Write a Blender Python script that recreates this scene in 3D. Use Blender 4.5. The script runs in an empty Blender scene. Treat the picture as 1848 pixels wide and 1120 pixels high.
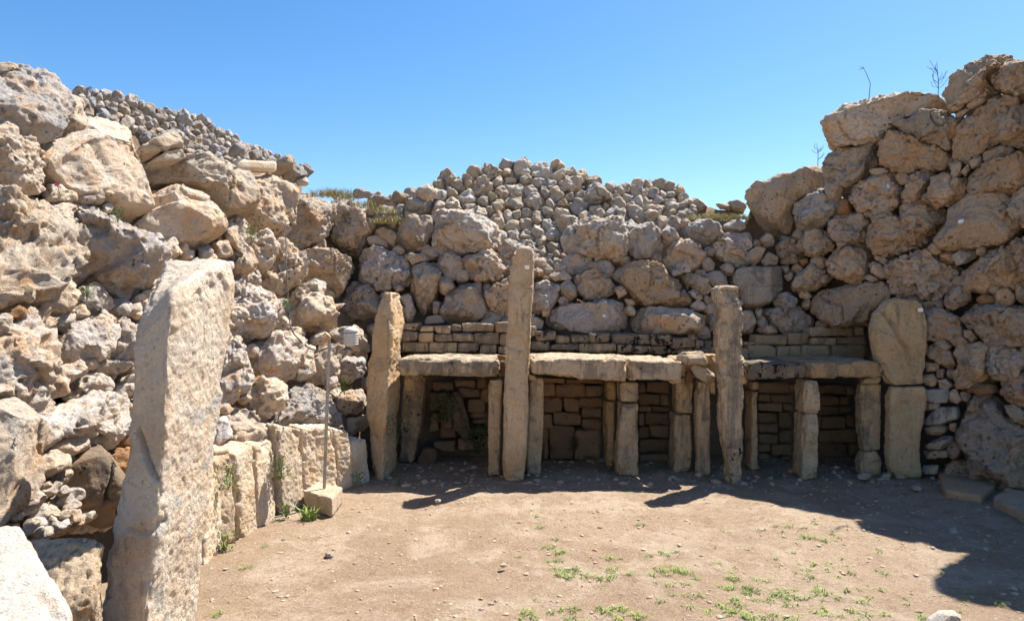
import bpy, math, random
import numpy as np
random.seed(7)
RNG = np.random.default_rng(7)
# ------------------------------------------------------------------ camera, sky, sun, exposure
SC = bpy.context.scene
COL = SC.collection
F, CX, HY, EYE = 1232.0, 924.0, 570.0, 1.65        # focal length in photo pixels, image centre, horizon row, eye height
cam = bpy.data.cameras.new('camera')
cam.sensor_width = 36; cam.lens = 24; cam.shift_y = 10 / 1848
cam.clip_start = 0.05; cam.clip_end = 3000
camo = bpy.data.objects.new('camera', cam); COL.objects.link(camo)
camo.location = (0, 0, EYE); camo.rotation_euler = (math.pi / 2, 0, 0)
SC.camera = camo
SUN_EL, SUN_AZ = math.radians(59.5), math.radians(47)   # azimuth from +Y (away from camera) towards +X
w = bpy.data.worlds.new('World'); SC.world = w; w.use_nodes = True
nt = w.node_tree
bg = nt.nodes['Background']
sky = nt.nodes.new('ShaderNodeTexSky'); sky.sky_type = 'NISHITA'; sky.sun_disc = False
sky.sun_elevation = SUN_EL; sky.sun_rotation = SUN_AZ
sky.altitude = 100; sky.air_density = 1.0; sky.dust_density = 0.5; sky.ozone_density = 1.0
gm = nt.nodes.new('ShaderNodeGamma'); gm.inputs[1].default_value = 1.08
hs = nt.nodes.new('ShaderNodeHueSaturation'); hs.inputs['Saturation'].default_value = 1.3
nt.links.new(sky.outputs[0], gm.inputs[0]); nt.links.new(gm.outputs[0], hs.inputs['Color']); nt.links.new(hs.outputs[0], bg.inputs[0]); bg.inputs[1].default_value = 0.068
sun = bpy.data.lights.new('sun', 'SUN'); sun.energy = 5.0; sun.angle = math.radians(0.53); sun.color = (1, 0.95, 0.87)
suno = bpy.data.objects.new('sun', sun); COL.objects.link(suno)
suno.rotation_euler = (math.pi / 2 - SUN_EL, 0, math.pi - SUN_AZ)
suno.location = (20, 20, 30)
SC.view_settings.view_transform = 'Standard'; SC.view_settings.look = 'None'
SC.view_settings.exposure = 1.32; SC.view_settings.gamma = 1; SC.view_settings.use_curve_mapping = False
SC.cycles.max_bounces = 6; SC.cycles.diffuse_bounces = 4

# ------------------------------------------------------------------ projection helpers
def P(px, py, d): return np.array(((px - CX) / F * d, d, EYE + (HY - py) / F * d))
def gd(py): return EYE * F / (py - HY)                 # distance of a ground point seen in row py
# the court is bounded by three planes: n.(x,y) + batter*(z) = c  (left, back, right walls)
def plane(nx, ny, nz, p):
    n = np.array((nx, ny, nz), float); n /= np.linalg.norm(n); return n, n @ np.array(p, float)
WALLS = {
    'L': plane(0.97, -0.235, 0.42, (-2.32, 4.5, 0.5)),
    'B': plane(0.0, -1.0, 0.35, (0, 8.25, 1.5)),
    'N': plane(0.98, 0.06, 0.42, (-2.36, 4.5, 0.5)),     # the near end of the left wall turns towards the sun
    'R': plane(-0.83, -0.56, 0.06, (4.12, 7.3, 0)),
    'U': plane(0.06, -1.0, 0.75, (0, 9.05, 2.35)),      # rubble heaped behind the back wall
    'V': plane(0.95, -0.235, 0.55, (-3.95, 4.5, 2.9)), # rubble on top of the left wall
}
def hit(px, py, wall=None):
    r = np.array(((px - CX) / F, 1.0, (HY - py) / F)); best = None
    for k in ([wall] if wall else ['L', 'N', 'B', 'R']):
        n, c = WALLS[k]; den = n @ r
        if den >= -1e-6: continue
        t = (c - n @ np.array((0, 0, EYE))) / den
        if t > 0 and (best is None or t < best[0]): best = (t, k)
    t, k = best
    if k == 'N' and not wall: return np.array((0, 0, EYE)) + t * r, 'N'
    return np.array((0, 0, EYE)) + t * r, k

# ------------------------------------------------------------------ noise
_ANG = RNG.normal(size=(256, 3)); _ANG /= np.linalg.norm(_ANG, axis=1)[:, None]
def _h(i, j, k):
    h = (i * 73856093) ^ (j * 19349663) ^ (k * 83492791)
    h = (h ^ (h >> 13)) * 1274126177
    return (h ^ (h >> 16)) & 0xffffff
def pn(p):
    i = np.floor(p).astype(np.int64); f = p - i
    u = f * f * f * (f * (f * 6 - 15) + 10); out = np.zeros(len(p))
    for a in (0, 1):
        wa = u[:, 0] if a else 1 - u[:, 0]
        for b in (0, 1):
            wb = u[:, 1] if b else 1 - u[:, 1]
            for c in (0, 1):
                wc = u[:, 2] if c else 1 - u[:, 2]
                g = _ANG[_h(i[:, 0] + a, i[:, 1] + b, i[:, 2] + c) & 255]
                out += wa * wb * wc * (g[:, 0] * (f[:, 0] - a) + g[:, 1] * (f[:, 1] - b) + g[:, 2] * (f[:, 2] - c))
    return out * 1.5
def fbm(p, o=3, g=0.5):
    s = 0; a = 1.0
    for k in range(o):
        s = s + a * pn(p * 2 ** k + 17.3 * k); a *= g
    return s
def worley(p):
    q = p - 0.5; i = np.floor(q).astype(np.int64); best = np.full(len(p), 9.0)
    for a in (0, 1):
        for b in (0, 1):
            for c in (0, 1):
                ii = i + (a, b, c); h = _h(ii[:, 0], ii[:, 1], ii[:, 2])
                ft = ii + 0.5 + np.stack(((h & 255), (h >> 8) & 255, (h >> 16) & 255), 1) / 255 * 0.6 - 0.3
                best = np.minimum(best, ((p - ft) ** 2).sum(1))
    return np.sqrt(best)
def sst(a, b, x):
    t = np.clip((x - a) / (b - a), 0, 1); return t * t * (3 - 2 * t)

# ------------------------------------------------------------------ mesh + object helpers
def mesh_np(name, v, f, smooth=True):
    m = bpy.data.meshes.new(name); n = f.shape[1]
    m.vertices.add(len(v)); m.vertices.foreach_set('co', np.asarray(v, np.float32).ravel())
    m.loops.add(f.size); m.loops.foreach_set('vertex_index', f.astype(np.int32).ravel())
    m.polygons.add(len(f)); m.polygons.foreach_set('loop_start', np.arange(0, f.size, n, dtype=np.int32))
    m.polygons.foreach_set('use_smooth', np.full(len(f), smooth, bool))
    m.update(calc_edges=True); return m
def normals(v, f):
    a = v[f[:, 1]] - v[f[:, 0]]; b = v[f[:, 2]] - v[f[:, 0]]
    if f.shape[1] == 4: a = v[f[:, 2]] - v[f[:, 0]]; b = v[f[:, 3]] - v[f[:, 1]]
    c = np.cross(a, b); n = np.zeros_like(v)
    for k in range(3):
        for j in range(f.shape[1]): n[:, k] += np.bincount(f[:, j], c[:, k], len(v))
    return n / np.maximum(np.linalg.norm(n, axis=1), 1e-9)[:, None]
def tag(o, label=None, cat=None, group=None, kind=None):
    for k, x in (('label', label), ('category', cat), ('group', group), ('kind', kind)):
        if x: o[k] = x
    return o
def obj(name, me, mat, parent=None, loc=(0, 0, 0), color=None):
    o = bpy.data.objects.new(name, me); COL.objects.link(o)
    if mat and not me.materials: me.materials.append(mat)
    l = np.array(loc, float)
    if parent:
        o.parent = parent; q = parent
        while q: l = l - np.array(q.location); q = q.parent
    o.location = l
    if color: o.color = color
    return o
def thing(name, label, cat, loc=(0, 0, 0), group=None):
    o = bpy.data.objects.new(name, None); COL.objects.link(o); o.location = [float(x) for x in loc]; o.empty_display_size = 0.2
    return tag(o, label, cat, group)

# ------------------------------------------------------------------ materials
def newmat(name, rough=0.9):
    m = bpy.data.materials.new(name); m.use_nodes = True; t = m.node_tree
    b = t.nodes['Principled BSDF']; b.inputs['Roughness'].default_value = rough
    if 'Specular IOR Level' in b.inputs: b.inputs['Specular IOR Level'].default_value = 0.25
    return m, t, b
class NT:
    def __init__(s, t): s.t = t
    def n(s, ty, **k):
        x = s.t.nodes.new(ty)
        for a, b in k.items(): setattr(x, a, b)
        return x
    def link(s, a, b): s.t.links.new(a, b)
    def noise(s, co, scale, detail=4, rough=0.6, dist=0):
        x = s.n('ShaderNodeTexNoise'); x.inputs['Scale'].default_value = scale; x.inputs['Detail'].default_value = detail
        x.inputs['Roughness'].default_value = rough; x.inputs['Distortion'].default_value = dist; s.link(co, x.inputs['Vector']); return x.outputs[0]
    def ramp(s, v, a, b, lo=0., hi=1.):
        x = s.n('ShaderNodeMapRange'); x.inputs[1].default_value = a; x.inputs[2].default_value = b
        x.inputs[3].default_value = lo; x.inputs[4].default_value = hi; x.interpolation_type = 'SMOOTHSTEP'; s.link(v, x.inputs[0]); return x.outputs[0]
    def mix(s, f, a, b, mode='MIX'):
        x = s.n('ShaderNodeMix', data_type='RGBA', blend_type=mode)
        for sock, v in ((x.inputs[0], f), (x.inputs[6], a), (x.inputs[7], b)):
            if hasattr(v, 'is_linked'): s.link(v, sock)
            elif isinstance(v, (int, float)): sock.default_value = v
            else: sock.default_value = (*v, 1)
        return x.outputs[2]
    def math(s, op, a, b=0.):
        x = s.n('ShaderNodeMath', operation=op)
        for sock, v in ((x.inputs[0], a), (x.inputs[1], b)):
            if hasattr(v, 'is_linked'): s.link(v, sock)
            else: sock.default_value = v
        return x.outputs[0]
    def coords(s):
        tc = s.n('ShaderNodeTexCoord'); oi = s.n('ShaderNodeObjectInfo'); v = s.n('ShaderNodeVectorMath', operation='ADD')
        m = s.math('MULTIPLY', oi.outputs['Random'], 91.0)
        s.link(tc.outputs['Object'], v.inputs[0]); s.link(m, v.inputs[1]); return v.outputs[0], oi
    def bump(s, h, dist, strength, prev=None):
        b = s.n('ShaderNodeBump'); b.inputs['Distance'].default_value = dist; b.inputs['Strength'].default_value = strength
        s.link(h, b.inputs['Height'])
        if prev: s.link(prev, b.inputs['Normal'])
        return b.outputs[0]
def stone_mat(name, base, alt, grey, orange, dark, grey_amt, pits, lich=(0.018, 0.017, 0.017), stain=(.17, .145, .12), streak=0., painted_pits=0.):
    """weathered limestone: base/alt body colours, grey crust, ochre patches, dark specks; object colour tints it, its alpha is lichen cover"""
    m, t, b = newmat(name, 0.92); s = NT(t); co, oi = s.coords()
    c = s.mix(s.ramp(s.noise(co, 2.2, 5, .6), .35, .65), base, alt)
    c = s.mix(s.math('MULTIPLY', s.ramp(s.noise(co, 3.1, 5, .65, .6), .50, .66), .85), c, orange)
    geo = s.n('ShaderNodeNewGeometry'); sx = s.n('ShaderNodeSeparateXYZ'); s.link(geo.outputs['Normal'], sx.inputs[0])
    g = s.math('ADD', s.noise(co, 5.5, 8, .68, .3), s.math('MULTIPLY', sx.outputs[2], .07))
    c = s.mix(s.math('MULTIPLY', s.ramp(g, .46, .60), grey_amt), c, grey)
    sp = s.noise(co, 30, 5, .7)
    c = s.mix(s.math('MULTIPLY', s.ramp(sp, .57, .68), .6), c, dark)
    c = s.mix(s.math('MULTIPLY', s.ramp(s.noise(co, 55, 3, .7), .55, .75), .5), c, (min(1, base[0] * 1.5), min(1, base[1] * 1.5), min(1, base[2] * 1.5)))
    c = s.mix(1.0, c, oi.outputs['Color'], 'MULTIPLY')
    if painted_pits:  # pit spots painted dark, standing in for the shade inside deep hollows
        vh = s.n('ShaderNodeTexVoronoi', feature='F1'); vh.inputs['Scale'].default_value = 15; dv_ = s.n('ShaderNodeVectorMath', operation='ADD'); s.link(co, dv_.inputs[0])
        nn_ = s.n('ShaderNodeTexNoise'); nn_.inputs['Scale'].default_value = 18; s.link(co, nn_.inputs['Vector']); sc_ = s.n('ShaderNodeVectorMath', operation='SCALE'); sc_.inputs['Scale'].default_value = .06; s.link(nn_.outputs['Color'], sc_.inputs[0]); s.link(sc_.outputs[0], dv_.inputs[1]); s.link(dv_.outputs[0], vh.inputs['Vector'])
        hm = s.math('MULTIPLY', s.ramp(vh.outputs['Distance'], .30, .20), s.ramp(s.noise(co, 2.3, 3, .6), .47, .62)); c = s.mix(s.math('MULTIPLY', hm, painted_pits), c, (.12, .085, .06))
    sn = s.math('ADD', s.noise(co, 4.2, 8, .7, .8), s.math('MULTIPLY', oi.outputs['Alpha'], .34))
    c = s.mix(s.math('MULTIPLY', s.ramp(sn, .60, .74), .62), c, stain)
    mp = s.n('ShaderNodeMapping'); mp.inputs['Scale'].default_value = (9, 9, 1.3); s.link(co, mp.inputs[0])
    sv = s.math('ADD', s.noise(mp.outputs[0], 1.0, 6, .7, .5), s.math('MULTIPLY', oi.outputs['Alpha'], .30))
    c = s.mix(s.math('MULTIPLY', s.ramp(sv, .60, .72), streak), c, stain)
    la = s.math('ADD', s.noise(co, 13, 6, .7, .4), s.math('MULTIPLY', oi.outputs['Alpha'], .24))
    la = s.math('ADD', la, s.math('MULTIPLY', s.noise(co, 2.6, 2, .5), .35))
    c = s.mix(s.ramp(la, .915, .945), c, lich)
    at = s.n('ShaderNodeAttribute', attribute_name='mortar')
    c = s.mix(at.outputs['Fac'], c, (.60, .54, .46))
    s.link(c, b.inputs['Base Color'])
    v = s.n('ShaderNodeTexVoronoi', feature='F1'); v.inputs['Scale'].default_value = 26; v.inputs['Randomness'].default_value = 1; s.link(co, v.inputs['Vector'])
    pm = s.math('MULTIPLY', s.ramp(v.outputs['Distance'], .12, .38), 1.0)
    b1 = s.bump(pm, .02, pits)
    b2 = s.bump(s.noise(co, 22, 8, .72), .07, .8, b1)
    b3 = s.bump(s.noise(co, 95, 4, .7), .02, .8, b2)
    s.link(b3, b.inputs['Normal']); return m
M = {}
M['coral'] = stone_mat('coralline_limestone', (.60, .50, .405), (.56, .43, .315), (.49, .46, .425), (.58, .37, .21), (.17, .135, .105), .7, .7, painted_pits=.75)
M['rubble'] = stone_mat('rubble_limestone', (.52, .45, .37), (.48, .39, .305), (.44, .425, .405), (.48, .33, .21), (.14, .12, .10), .8, .6)
M['soft'] = stone_mat('globigerina_limestone', (.76, .60, .42), (.71, .53, .345), (.60, .51, .41), (.62, .42, .24), (.24, .19, .145), .5, .6, streak=.6)
M['brown'] = stone_mat('brown_limestone', (.43, .30, .19), (.37, .245, .155), (.31, .26, .21), (.40, .22, .12), (.12, .10, .085), .5, .3)
def flat(name, c, rough=.6, bump=0, metal=0, var=.25, scale=20):
    m, t, b = newmat(name, rough); s = NT(t); co, oi = s.coords()
    k = s.mix(s.ramp(s.noise(co, scale, 4), .3, .7), c, tuple(x * (1 - var) for x in c))
    s.link(k, b.inputs['Base Color']); b.inputs['Metallic'].default_value = metal
    if bump: s.link(s.bump(s.noise(co, scale * 3, 5), .01, bump), b.inputs['Normal'])
    return m
M['metal'] = flat('galvanised_metal', (.35, .33, .31), .45, 0, .7)
M['plastic'] = flat('white_plastic', (.52, .49, .45), .5, 0, 0, .1)
M['tag'] = flat('white_tag', (.80, .79, .77), .6, 0, 0, .05)
M['wire'] = flat('black_cable', (.025, .025, .025), .5)
M['rust'] = flat('red_brown_post', (.25, .13, .10), .8, .3)
M['green'] = flat('weed_leaf', (.14, .24, .045), .6, 0, 0, .5, 9)
M['ivy'] = flat('ivy_leaf', (.045, .085, .02), .6, 0, 0, .5, 9)
M['grass'] = flat('grass_blade', (.25, .33, .075), .6, 0, 0, .5, 3)
M['dry'] = flat('dry_grass', (.42, .37, .16), .7, 0, 0, .5, 3)
M['straw'] = flat('straw', (.42, .32, .21), .8, 0, 0, .6, 2)
M['stem'] = flat('dry_stem', (.10, .075, .055), .8)
M['pink'] = flat('pink_petal', (.65, .04, .22), .5)
def earth_mat(name, cs, dark):
    m, t, b = newmat(name, .97); s = NT(t); co, oi = s.coords()
    c = s.mix(s.ramp(s.noise(co, .55, 5, .6), .35, .65), cs[0], cs[1])
    c = s.mix(s.math('MULTIPLY', s.ramp(s.noise(co, 1.9, 7, .7, .5), .46, .62), .9), c, cs[2])
    c = s.mix(s.math('MULTIPLY', s.ramp(s.noise(co, 6, 7, .72), .5, .66), .7), c, cs[3])
    c = s.mix(s.math('MULTIPLY', s.ramp(s.noise(co, 38, 6, .8), .53, .66), .6), c, dark)
    c = s.mix(s.math('MULTIPLY', s.ramp(s.noise(co, 60, 4, .75), .55, .68), .75), c, tuple(min(1, x * 1.6) for x in cs[0]))
    s.link(c, b.inputs['Base Color'])
    b1 = s.bump(s.noise(co, 9, 8, .7), .08, .6)
    b2 = s.bump(s.noise(co, 55, 6, .8), .035, .9, b1)
    s.link(b2, b.inputs['Normal']); return m
M['ground'] = earth_mat('dry_earth', ((.435, .32, .22), (.35, .245, .16), (.49, .38, .275), (.29, .19, .115)), (.14, .09, .06))
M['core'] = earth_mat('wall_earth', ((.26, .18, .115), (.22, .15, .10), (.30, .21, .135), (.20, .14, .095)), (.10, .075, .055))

# ------------------------------------------------------------------ rock builder
import bmesh
_ICO = {}
def ico(level):
    if level not in _ICO:
        bm = bmesh.new(); bmesh.ops.create_icosphere(bm, subdivisions=level, radius=1)
        v = np.array([x.co[:] for x in bm.verts]); f = np.array([[q.index for q in x.verts] for x in bm.faces]); bm.free()
        _ICO[level] = (v, f)
    return _ICO[level]
def radial(poly, n=180):
    c = poly.mean(0)
    # area centroid
    x, y = poly[:, 0], poly[:, 1]; x1, y1 = np.roll(x, -1), np.roll(y, -1); cr = x * y1 - x1 * y; A = cr.sum() / 2
    if abs(A) > 1e-9: c = np.array((((x + x1) * cr).sum() / (6 * A), ((y + y1) * cr).sum() / (6 * A)))
    a = np.arange(n) / n * 2 * np.pi; d = np.stack((np.cos(a), np.sin(a)), 1); r = np.zeros(n)
    q = poly - c; e = np.roll(q, -1, 0) - q
    for k in range(len(q)):
        den = d[:, 0] * e[k, 1] - d[:, 1] * e[k, 0]; den = np.where(np.abs(den) < 1e-12, 1e-12, den)
        t = (q[k, 0] * e[k, 1] - q[k, 1] * e[k, 0]) / den; s = (q[k, 0] * d[:, 1] - q[k, 1] * d[:, 0]) / den
        ok = (s >= 0) & (s <= 1) & (t > 0); r = np.where(ok, np.maximum(r, t), r)
    r = np.where(r <= 0, np.median(r[r > 0]), r)
    kk = np.arange(-4, 5); g = np.exp(-kk ** 2 / 9.); g /= g.sum()
    return c, sum(w_ * np.roll(r, int(o_)) for o_, w_ in zip(kk, g))
def rock_mesh(poly, depth, seed, level, rough=1.0, pit=1.0, k=3.2, facets=9, grow=1.035):
    """closed boulder: outline `poly` (metres, in its own plane), half thickness `depth`; returns verts centred on the outline's centroid"""
    rg = np.random.default_rng(seed); c, r = radial(poly); d, f = ico(level)
    th = np.arctan2(d[:, 1], d[:, 0]) / (2 * np.pi) * 180 % 180; i0 = np.floor(th).astype(int) % 180; fr = th - np.floor(th)
    rr = r[i0] * (1 - fr) + r[(i0 + 1) % 180] * fr; rho = np.hypot(d[:, 0], d[:, 1]); rm = r.mean()
    rr = rr * sst(0, .35, rho) + rm * (1 - sst(0, .35, rho))
    t = (rho ** k + np.abs(d[:, 2]) ** k) ** (-1 / k); ca = d[:, 0] / np.maximum(rho, 1e-9); sa = d[:, 1] / np.maximum(rho, 1e-9)
    v = np.stack((rr * rho * t * ca, rr * rho * t * sa, depth * d[:, 2] * t), 1) * 1.03
    R = (rm * rm * depth) ** (1 / 3)
    for _ in range(facets):
        n = rg.normal(size=3); n[2] = abs(n[2]) * 1.3 + .15; n /= np.linalg.norm(n)
        s = v @ n; off = s.max() * rg.uniform(.66, .90); ex = np.maximum(s - off, 0); v = v - n * (ex * .95)[:, None]
    o = rg.uniform(-50, 50, 3); nv = normals(v, f)
    v = v + nv * (rough * R * .13 * fbm(v / R * 1.1 + o, 2))[:, None]
    bn = (np.arctan2(v[:, 1], v[:, 0]) / (2 * np.pi) * 60 % 60).astype(int) % 60; mx = np.zeros(60); np.maximum.at(mx, bn, np.hypot(v[:, 0], v[:, 1]))
    tg = r.reshape(60, 3).mean(1); rt = np.clip(tg / np.maximum(mx, 1e-6), .8, 1.45); rt = sum(np.roll(rt, k_) * w_ for k_, w_ in ((-2, 1), (-1, 2), (0, 3), (1, 2), (2, 1))) / 9 * grow
    an = np.arctan2(v[:, 1], v[:, 0]) / (2 * np.pi) * 60 % 60 - .5; a0 = np.floor(an).astype(int); fa = an - a0; sc = rt[a0 % 60] * (1 - fa) + rt[(a0 + 1) % 60] * fa
    v = v * np.stack((sc, sc, np.ones_like(sc)), 1)
    a = min(1.0, R / .22); style = rg.random(); bed = 0.
    if style < .3: rough *= .65; pit *= .35
    elif style < .6: bed = 1.
    elif style > .85: pit *= 1.5; rough *= 1.1
    disp = a * rough * (.028 * fbm(v * 6.5 + o, 4, .6) +   .024 * (0.35 - np.abs(pn(v * 7.5 + o * 2)) * 1.6))
    if bed:
        tv = v @ np.array(((1, .25, 0), (-.25, 1, 0), (0, 0, 1.))); disp = disp + a * .022 * fbm(tv * (2.2, 13, 2.2) + o, 2, .6)
    if level >= 5:
        ck = sst(.045, .0, np.abs(pn(v * 1.9 / max(R, .2) * .35 + o * 3) + .08 * pn(v * 9 + o))) * sst(-.1, .25, pn(v * 1.7 + o * 5)); disp = disp - a * .05 * ck
        disp = disp + a * rough * .014 * fbm(v * 26 + o, 2, .7)
        if pit > 0:
            mk = sst(-.15, .35, pn(v * 2.6 + o + 5))
            disp = disp - a * pit * (.060 * mk * sst(.36, .12, worley(v * 8.5 + .35 * pn(v * 9)[:, None] + o)) + .024 * (.2 + .8 * mk) * sst(.44, .2, worley(v * 17 + .3 * pn(v * 20)[:, None] + o)))
    nv = normals(v, f)
    return v + nv * disp[:, None], f, c
def level_for(size_px): return 6 if size_px > 88 else 5 if size_px > 36 else 4 if size_px > 15 else 3
SEED = [100]
TINT = {'N': (1.2, 1.17, 1.14), 'L': (1.2, 1.17, 1.14), 'B': (1.06, 1.01, .97), 'R': (1.08, .95, .82), 'U': (1.2, 1.14, 1.06), 'V': (1.0, 1.0, 1.02)}
def wall_stone(poly_px, parent_of, wall=None, name='boulder', mat='coral', depth_k=.5, rough=1.0, pit=1.0, face=None, tint=None, back=.45, lichen=None, d=None, facets=9, kk=3.2):
    """a stone of a wall: its outline is carried to where the ray through its middle meets the wall, where it gets its real size"""
    SEED[0] += 1; rg = random.Random(SEED[0])
    pp = np.array(poly_px, float); c0 = (pp.min(0) + pp.max(0)) / 2
    p0, kw = hit(c0[0], c0[1], wall)
    if d: p0 = P(c0[0], c0[1], d)
    if face is None: face = float(np.interp(c0[0], (0, 250, 700), (-.15, .0, .35))) if kw in 'LN' else .55
    n = WALLS[kw][0].copy(); view = np.array((0, 0, EYE)) - p0; view[2] *= .3; view /= np.linalg.norm(view)
    m = n * (1 - face) + view * face; m /= np.linalg.norm(m)
    u = np.cross((0, 0, 1), m); u /= np.linalg.norm(u); v = np.cross(m, u)
    eye = np.array((0, 0, EYE)); uv = []
    for x, y in pp:
        r = np.array(((x - CX) / F, 1, (HY - y) / F)); t = (m @ (p0 - eye)) / (m @ r); q = eye + t * r - p0; uv.append((q @ u, q @ v))
    uv = np.array(uv); size = np.ptp(uv, 0); dep = depth_k * math.sqrt(size[0] * size[1]) * rg.uniform(.85, 1.1)
    dist = np.linalg.norm(p0 - eye); uv *= 1 + back * dep / dist
    px = math.sqrt(np.ptp(pp[:, 0]) * np.ptp(pp[:, 1]))
    vv, f, c = rock_mesh(uv, dep, SEED[0], level_for(px), rough, pit, kk + (.8 if kw in 'BR' else 0), facets, 1.09 if kw in 'BR' else 1.06)
    cen = p0 - m * back * dep + u * c[0] + v * c[1]
    w3 = vv[:, 0:1] * u + vv[:, 1:2] * v + vv[:, 2:3] * m
    t0 = tint or TINT[kw]; j = rg.uniform(.80, 1.12); h = rg.uniform(-.10, .10)
    col = (t0[0] * j * (1 + h * .6), t0[1] * j, t0[2] * j * (1 - h), (rg.uniform(-.25, .12) if kw in 'LN' else rg.uniform(-.05, .36)) if lichen is None else lichen)
    par = parent_of(kw) if callable(parent_of) else parent_of
    return obj(name, mesh_np(name, w3, f), M[mat], par, cen, col)

# ------------------------------------------------------------------ squared stone builder
_BG = {}
def boxgrid(n):
    if n not in _BG:
        vs = []; fs = []; off = 0
        for ax in range(3):
            a, b = [(1, 2), (2, 0), (0, 1)][ax]
            for s in (0, 1):
                I, J = np.meshgrid(np.arange(n[a] + 1), np.arange(n[b] + 1), indexing='ij'); V = np.zeros((I.size, 3), int)
                V[:, a] = I.ravel(); V[:, b] = J.ravel(); V[:, ax] = s * n[ax]; vs.append(V)
                id_ = np.arange(I.size).reshape(I.shape) + off; q = np.stack((id_[:-1, :-1], id_[1:, :-1], id_[1:, 1:], id_[:-1, 1:]), -1).reshape(-1, 4)
                fs.append(q if s else q[:, ::-1]); off += I.size
        V, inv = np.unique(np.concatenate(vs), axis=0, return_inverse=True)
        _BG[n] = (V, inv.reshape(-1)[np.concatenate(fs)])
    return _BG[n]
def block(name, rows, parent, mat='soft', seed=None, bevel=.03, spacing=.016, rough=1.0, chip=1.0, pit=0., tint=(1, 1, 1), lichen=.15, grooves=(), mortar=(), maxv=40000):
    """squared stone from horizontal sections bottom to top; a section is four points front-left, front-right, back-right, back-left"""
    SEED[0] += 1; seed = seed or SEED[0]; rg = np.random.default_rng(seed)
    R_ = np.array(rows, float); cen = R_.mean((0, 1)); R_ = R_ - cen
    a = np.linalg.norm(R_[:, 1] - R_[:, 0], axis=1).mean() / 2; b = np.linalg.norm(R_[:, 3] - R_[:, 0], axis=1).mean() / 2
    mid = R_.mean(1); hs = np.concatenate(([0], np.cumsum(np.linalg.norm(np.diff(mid, axis=0), axis=1)))); c = hs[-1] / 2
    def cnt(x): return int(max(3, min(260, round(2 * x / spacing))))
    n = (cnt(a), cnt(b), cnt(c)); V, f = boxgrid(n); half = np.array((a, b, c))
    p = (V / np.array(n) * 2 - 1) * half; bv = min(bevel, .8 * half.min()); q = np.clip(p, -(half - bv), half - bv); e = p - q; l = np.linalg.norm(e, axis=1)
    # uneven rounding: some edges stay crisp, others are worn
    o = rg.uniform(-50, 50, 3); p = q + e / np.maximum(l, 1e-9)[:, None] * np.minimum(l, bv)[:, None]
    s = p / half; t = (s[:, 2] + 1) * c; j = np.clip(np.searchsorted(hs, t, 'right') - 1, 0, len(hs) - 2); ft = ((t - hs[j]) / (hs[j + 1] - hs[j]))[:, None, None]
    Q = R_[j] * (1 - ft) + R_[j + 1] * ft; x = (s[:, 0:1] + 1) / 2; y = (s[:, 1:2] + 1) / 2
    v = Q[:, 0] * (1 - x) * (1 - y) + Q[:, 1] * x * (1 - y) + Q[:, 2] * x * y + Q[:, 3] * (1 - x) * y
    sz = min(1., (half.prod() ** (1 / 3)) / .2); nv = normals(v, f)
    disp = rough * sz * (.018 * fbm(v * 1.8 + o, 2) + .008 * fbm(v * 8 + o, 3) + .006 * fbm(v * 34 + o, 2))
    edge = (np.sort(np.abs(s), axis=1)[:, 1]) ; edge = sst(.72, 1.0, edge)                # chipped arrises
    disp = disp - chip * sz * edge * .035 * sst(.0, .45, fbm(v * 5.5 + o * 1.7, 3))
    if pit: disp = disp - pit * (.022 * sst(.1, .4, pn(v * 3 + o)) * sst(.33, .12, worley(v * 13 + .4 * pn(v * 11)[:, None] + o)) + .018 * sst(.42, .2, worley(v * 27 + .3 * pn(v * 30)[:, None] + o)))
    w3 = v + cen; mm = None
    def near(line, sc=1.):
        dd = np.full(len(w3), 9.); L = np.array(line, float)
        for k in range(len(L) - 1):
            ab = L[k + 1] - L[k]; tt = np.clip(((w3 - L[k]) @ ab) / (ab @ ab), 0, 1); dd = np.minimum(dd, np.linalg.norm(w3 - L[k] - tt[:, None] * ab, axis=1))
        return dd
    for line, wd, dp in grooves: disp = disp - dp * sst(wd, wd * .2, near(line) + .005 * pn(w3 * 20))
    v = v + nv * disp[:, None]; m = mesh_np(name, v, f)
    if mortar:
        mm = np.zeros(len(v))
        for line, wd in mortar: mm = np.maximum(mm, sst(wd * 1.1, wd * .7, near(line) + .05 * pn(w3 * 9)))
        at = m.attributes.new('mortar', 'FLOAT', 'POINT'); at.data.foreach_set('value', mm.astype(np.float32))
    r2 = random.Random(seed); jj = r2.uniform(.9, 1.08)
    return obj(name, m, M[mat], parent, cen, (tint[0] * jj, tint[1] * jj, tint[2] * jj, lichen))
def front_rows(rows, d, th, dtop=None):
    """sections for a stone that faces the court: rows of (photo row, left, right) bottom to top at distance d, thickness th.
    The outline read from the photo includes the flank one sees, so the front is narrower by that flank."""
    out = []
    for py, xl, xr in rows:
        k = th / d; a = xl + max(0, xl - CX) * k; b = xr - max(0, CX - xr) * k
        fl, fr = P(a, py, d), P(b, py, d); bk = np.array((0, th, 0)); out.append((fl, fr, fr + bk, fl + bk))
    return out

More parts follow.
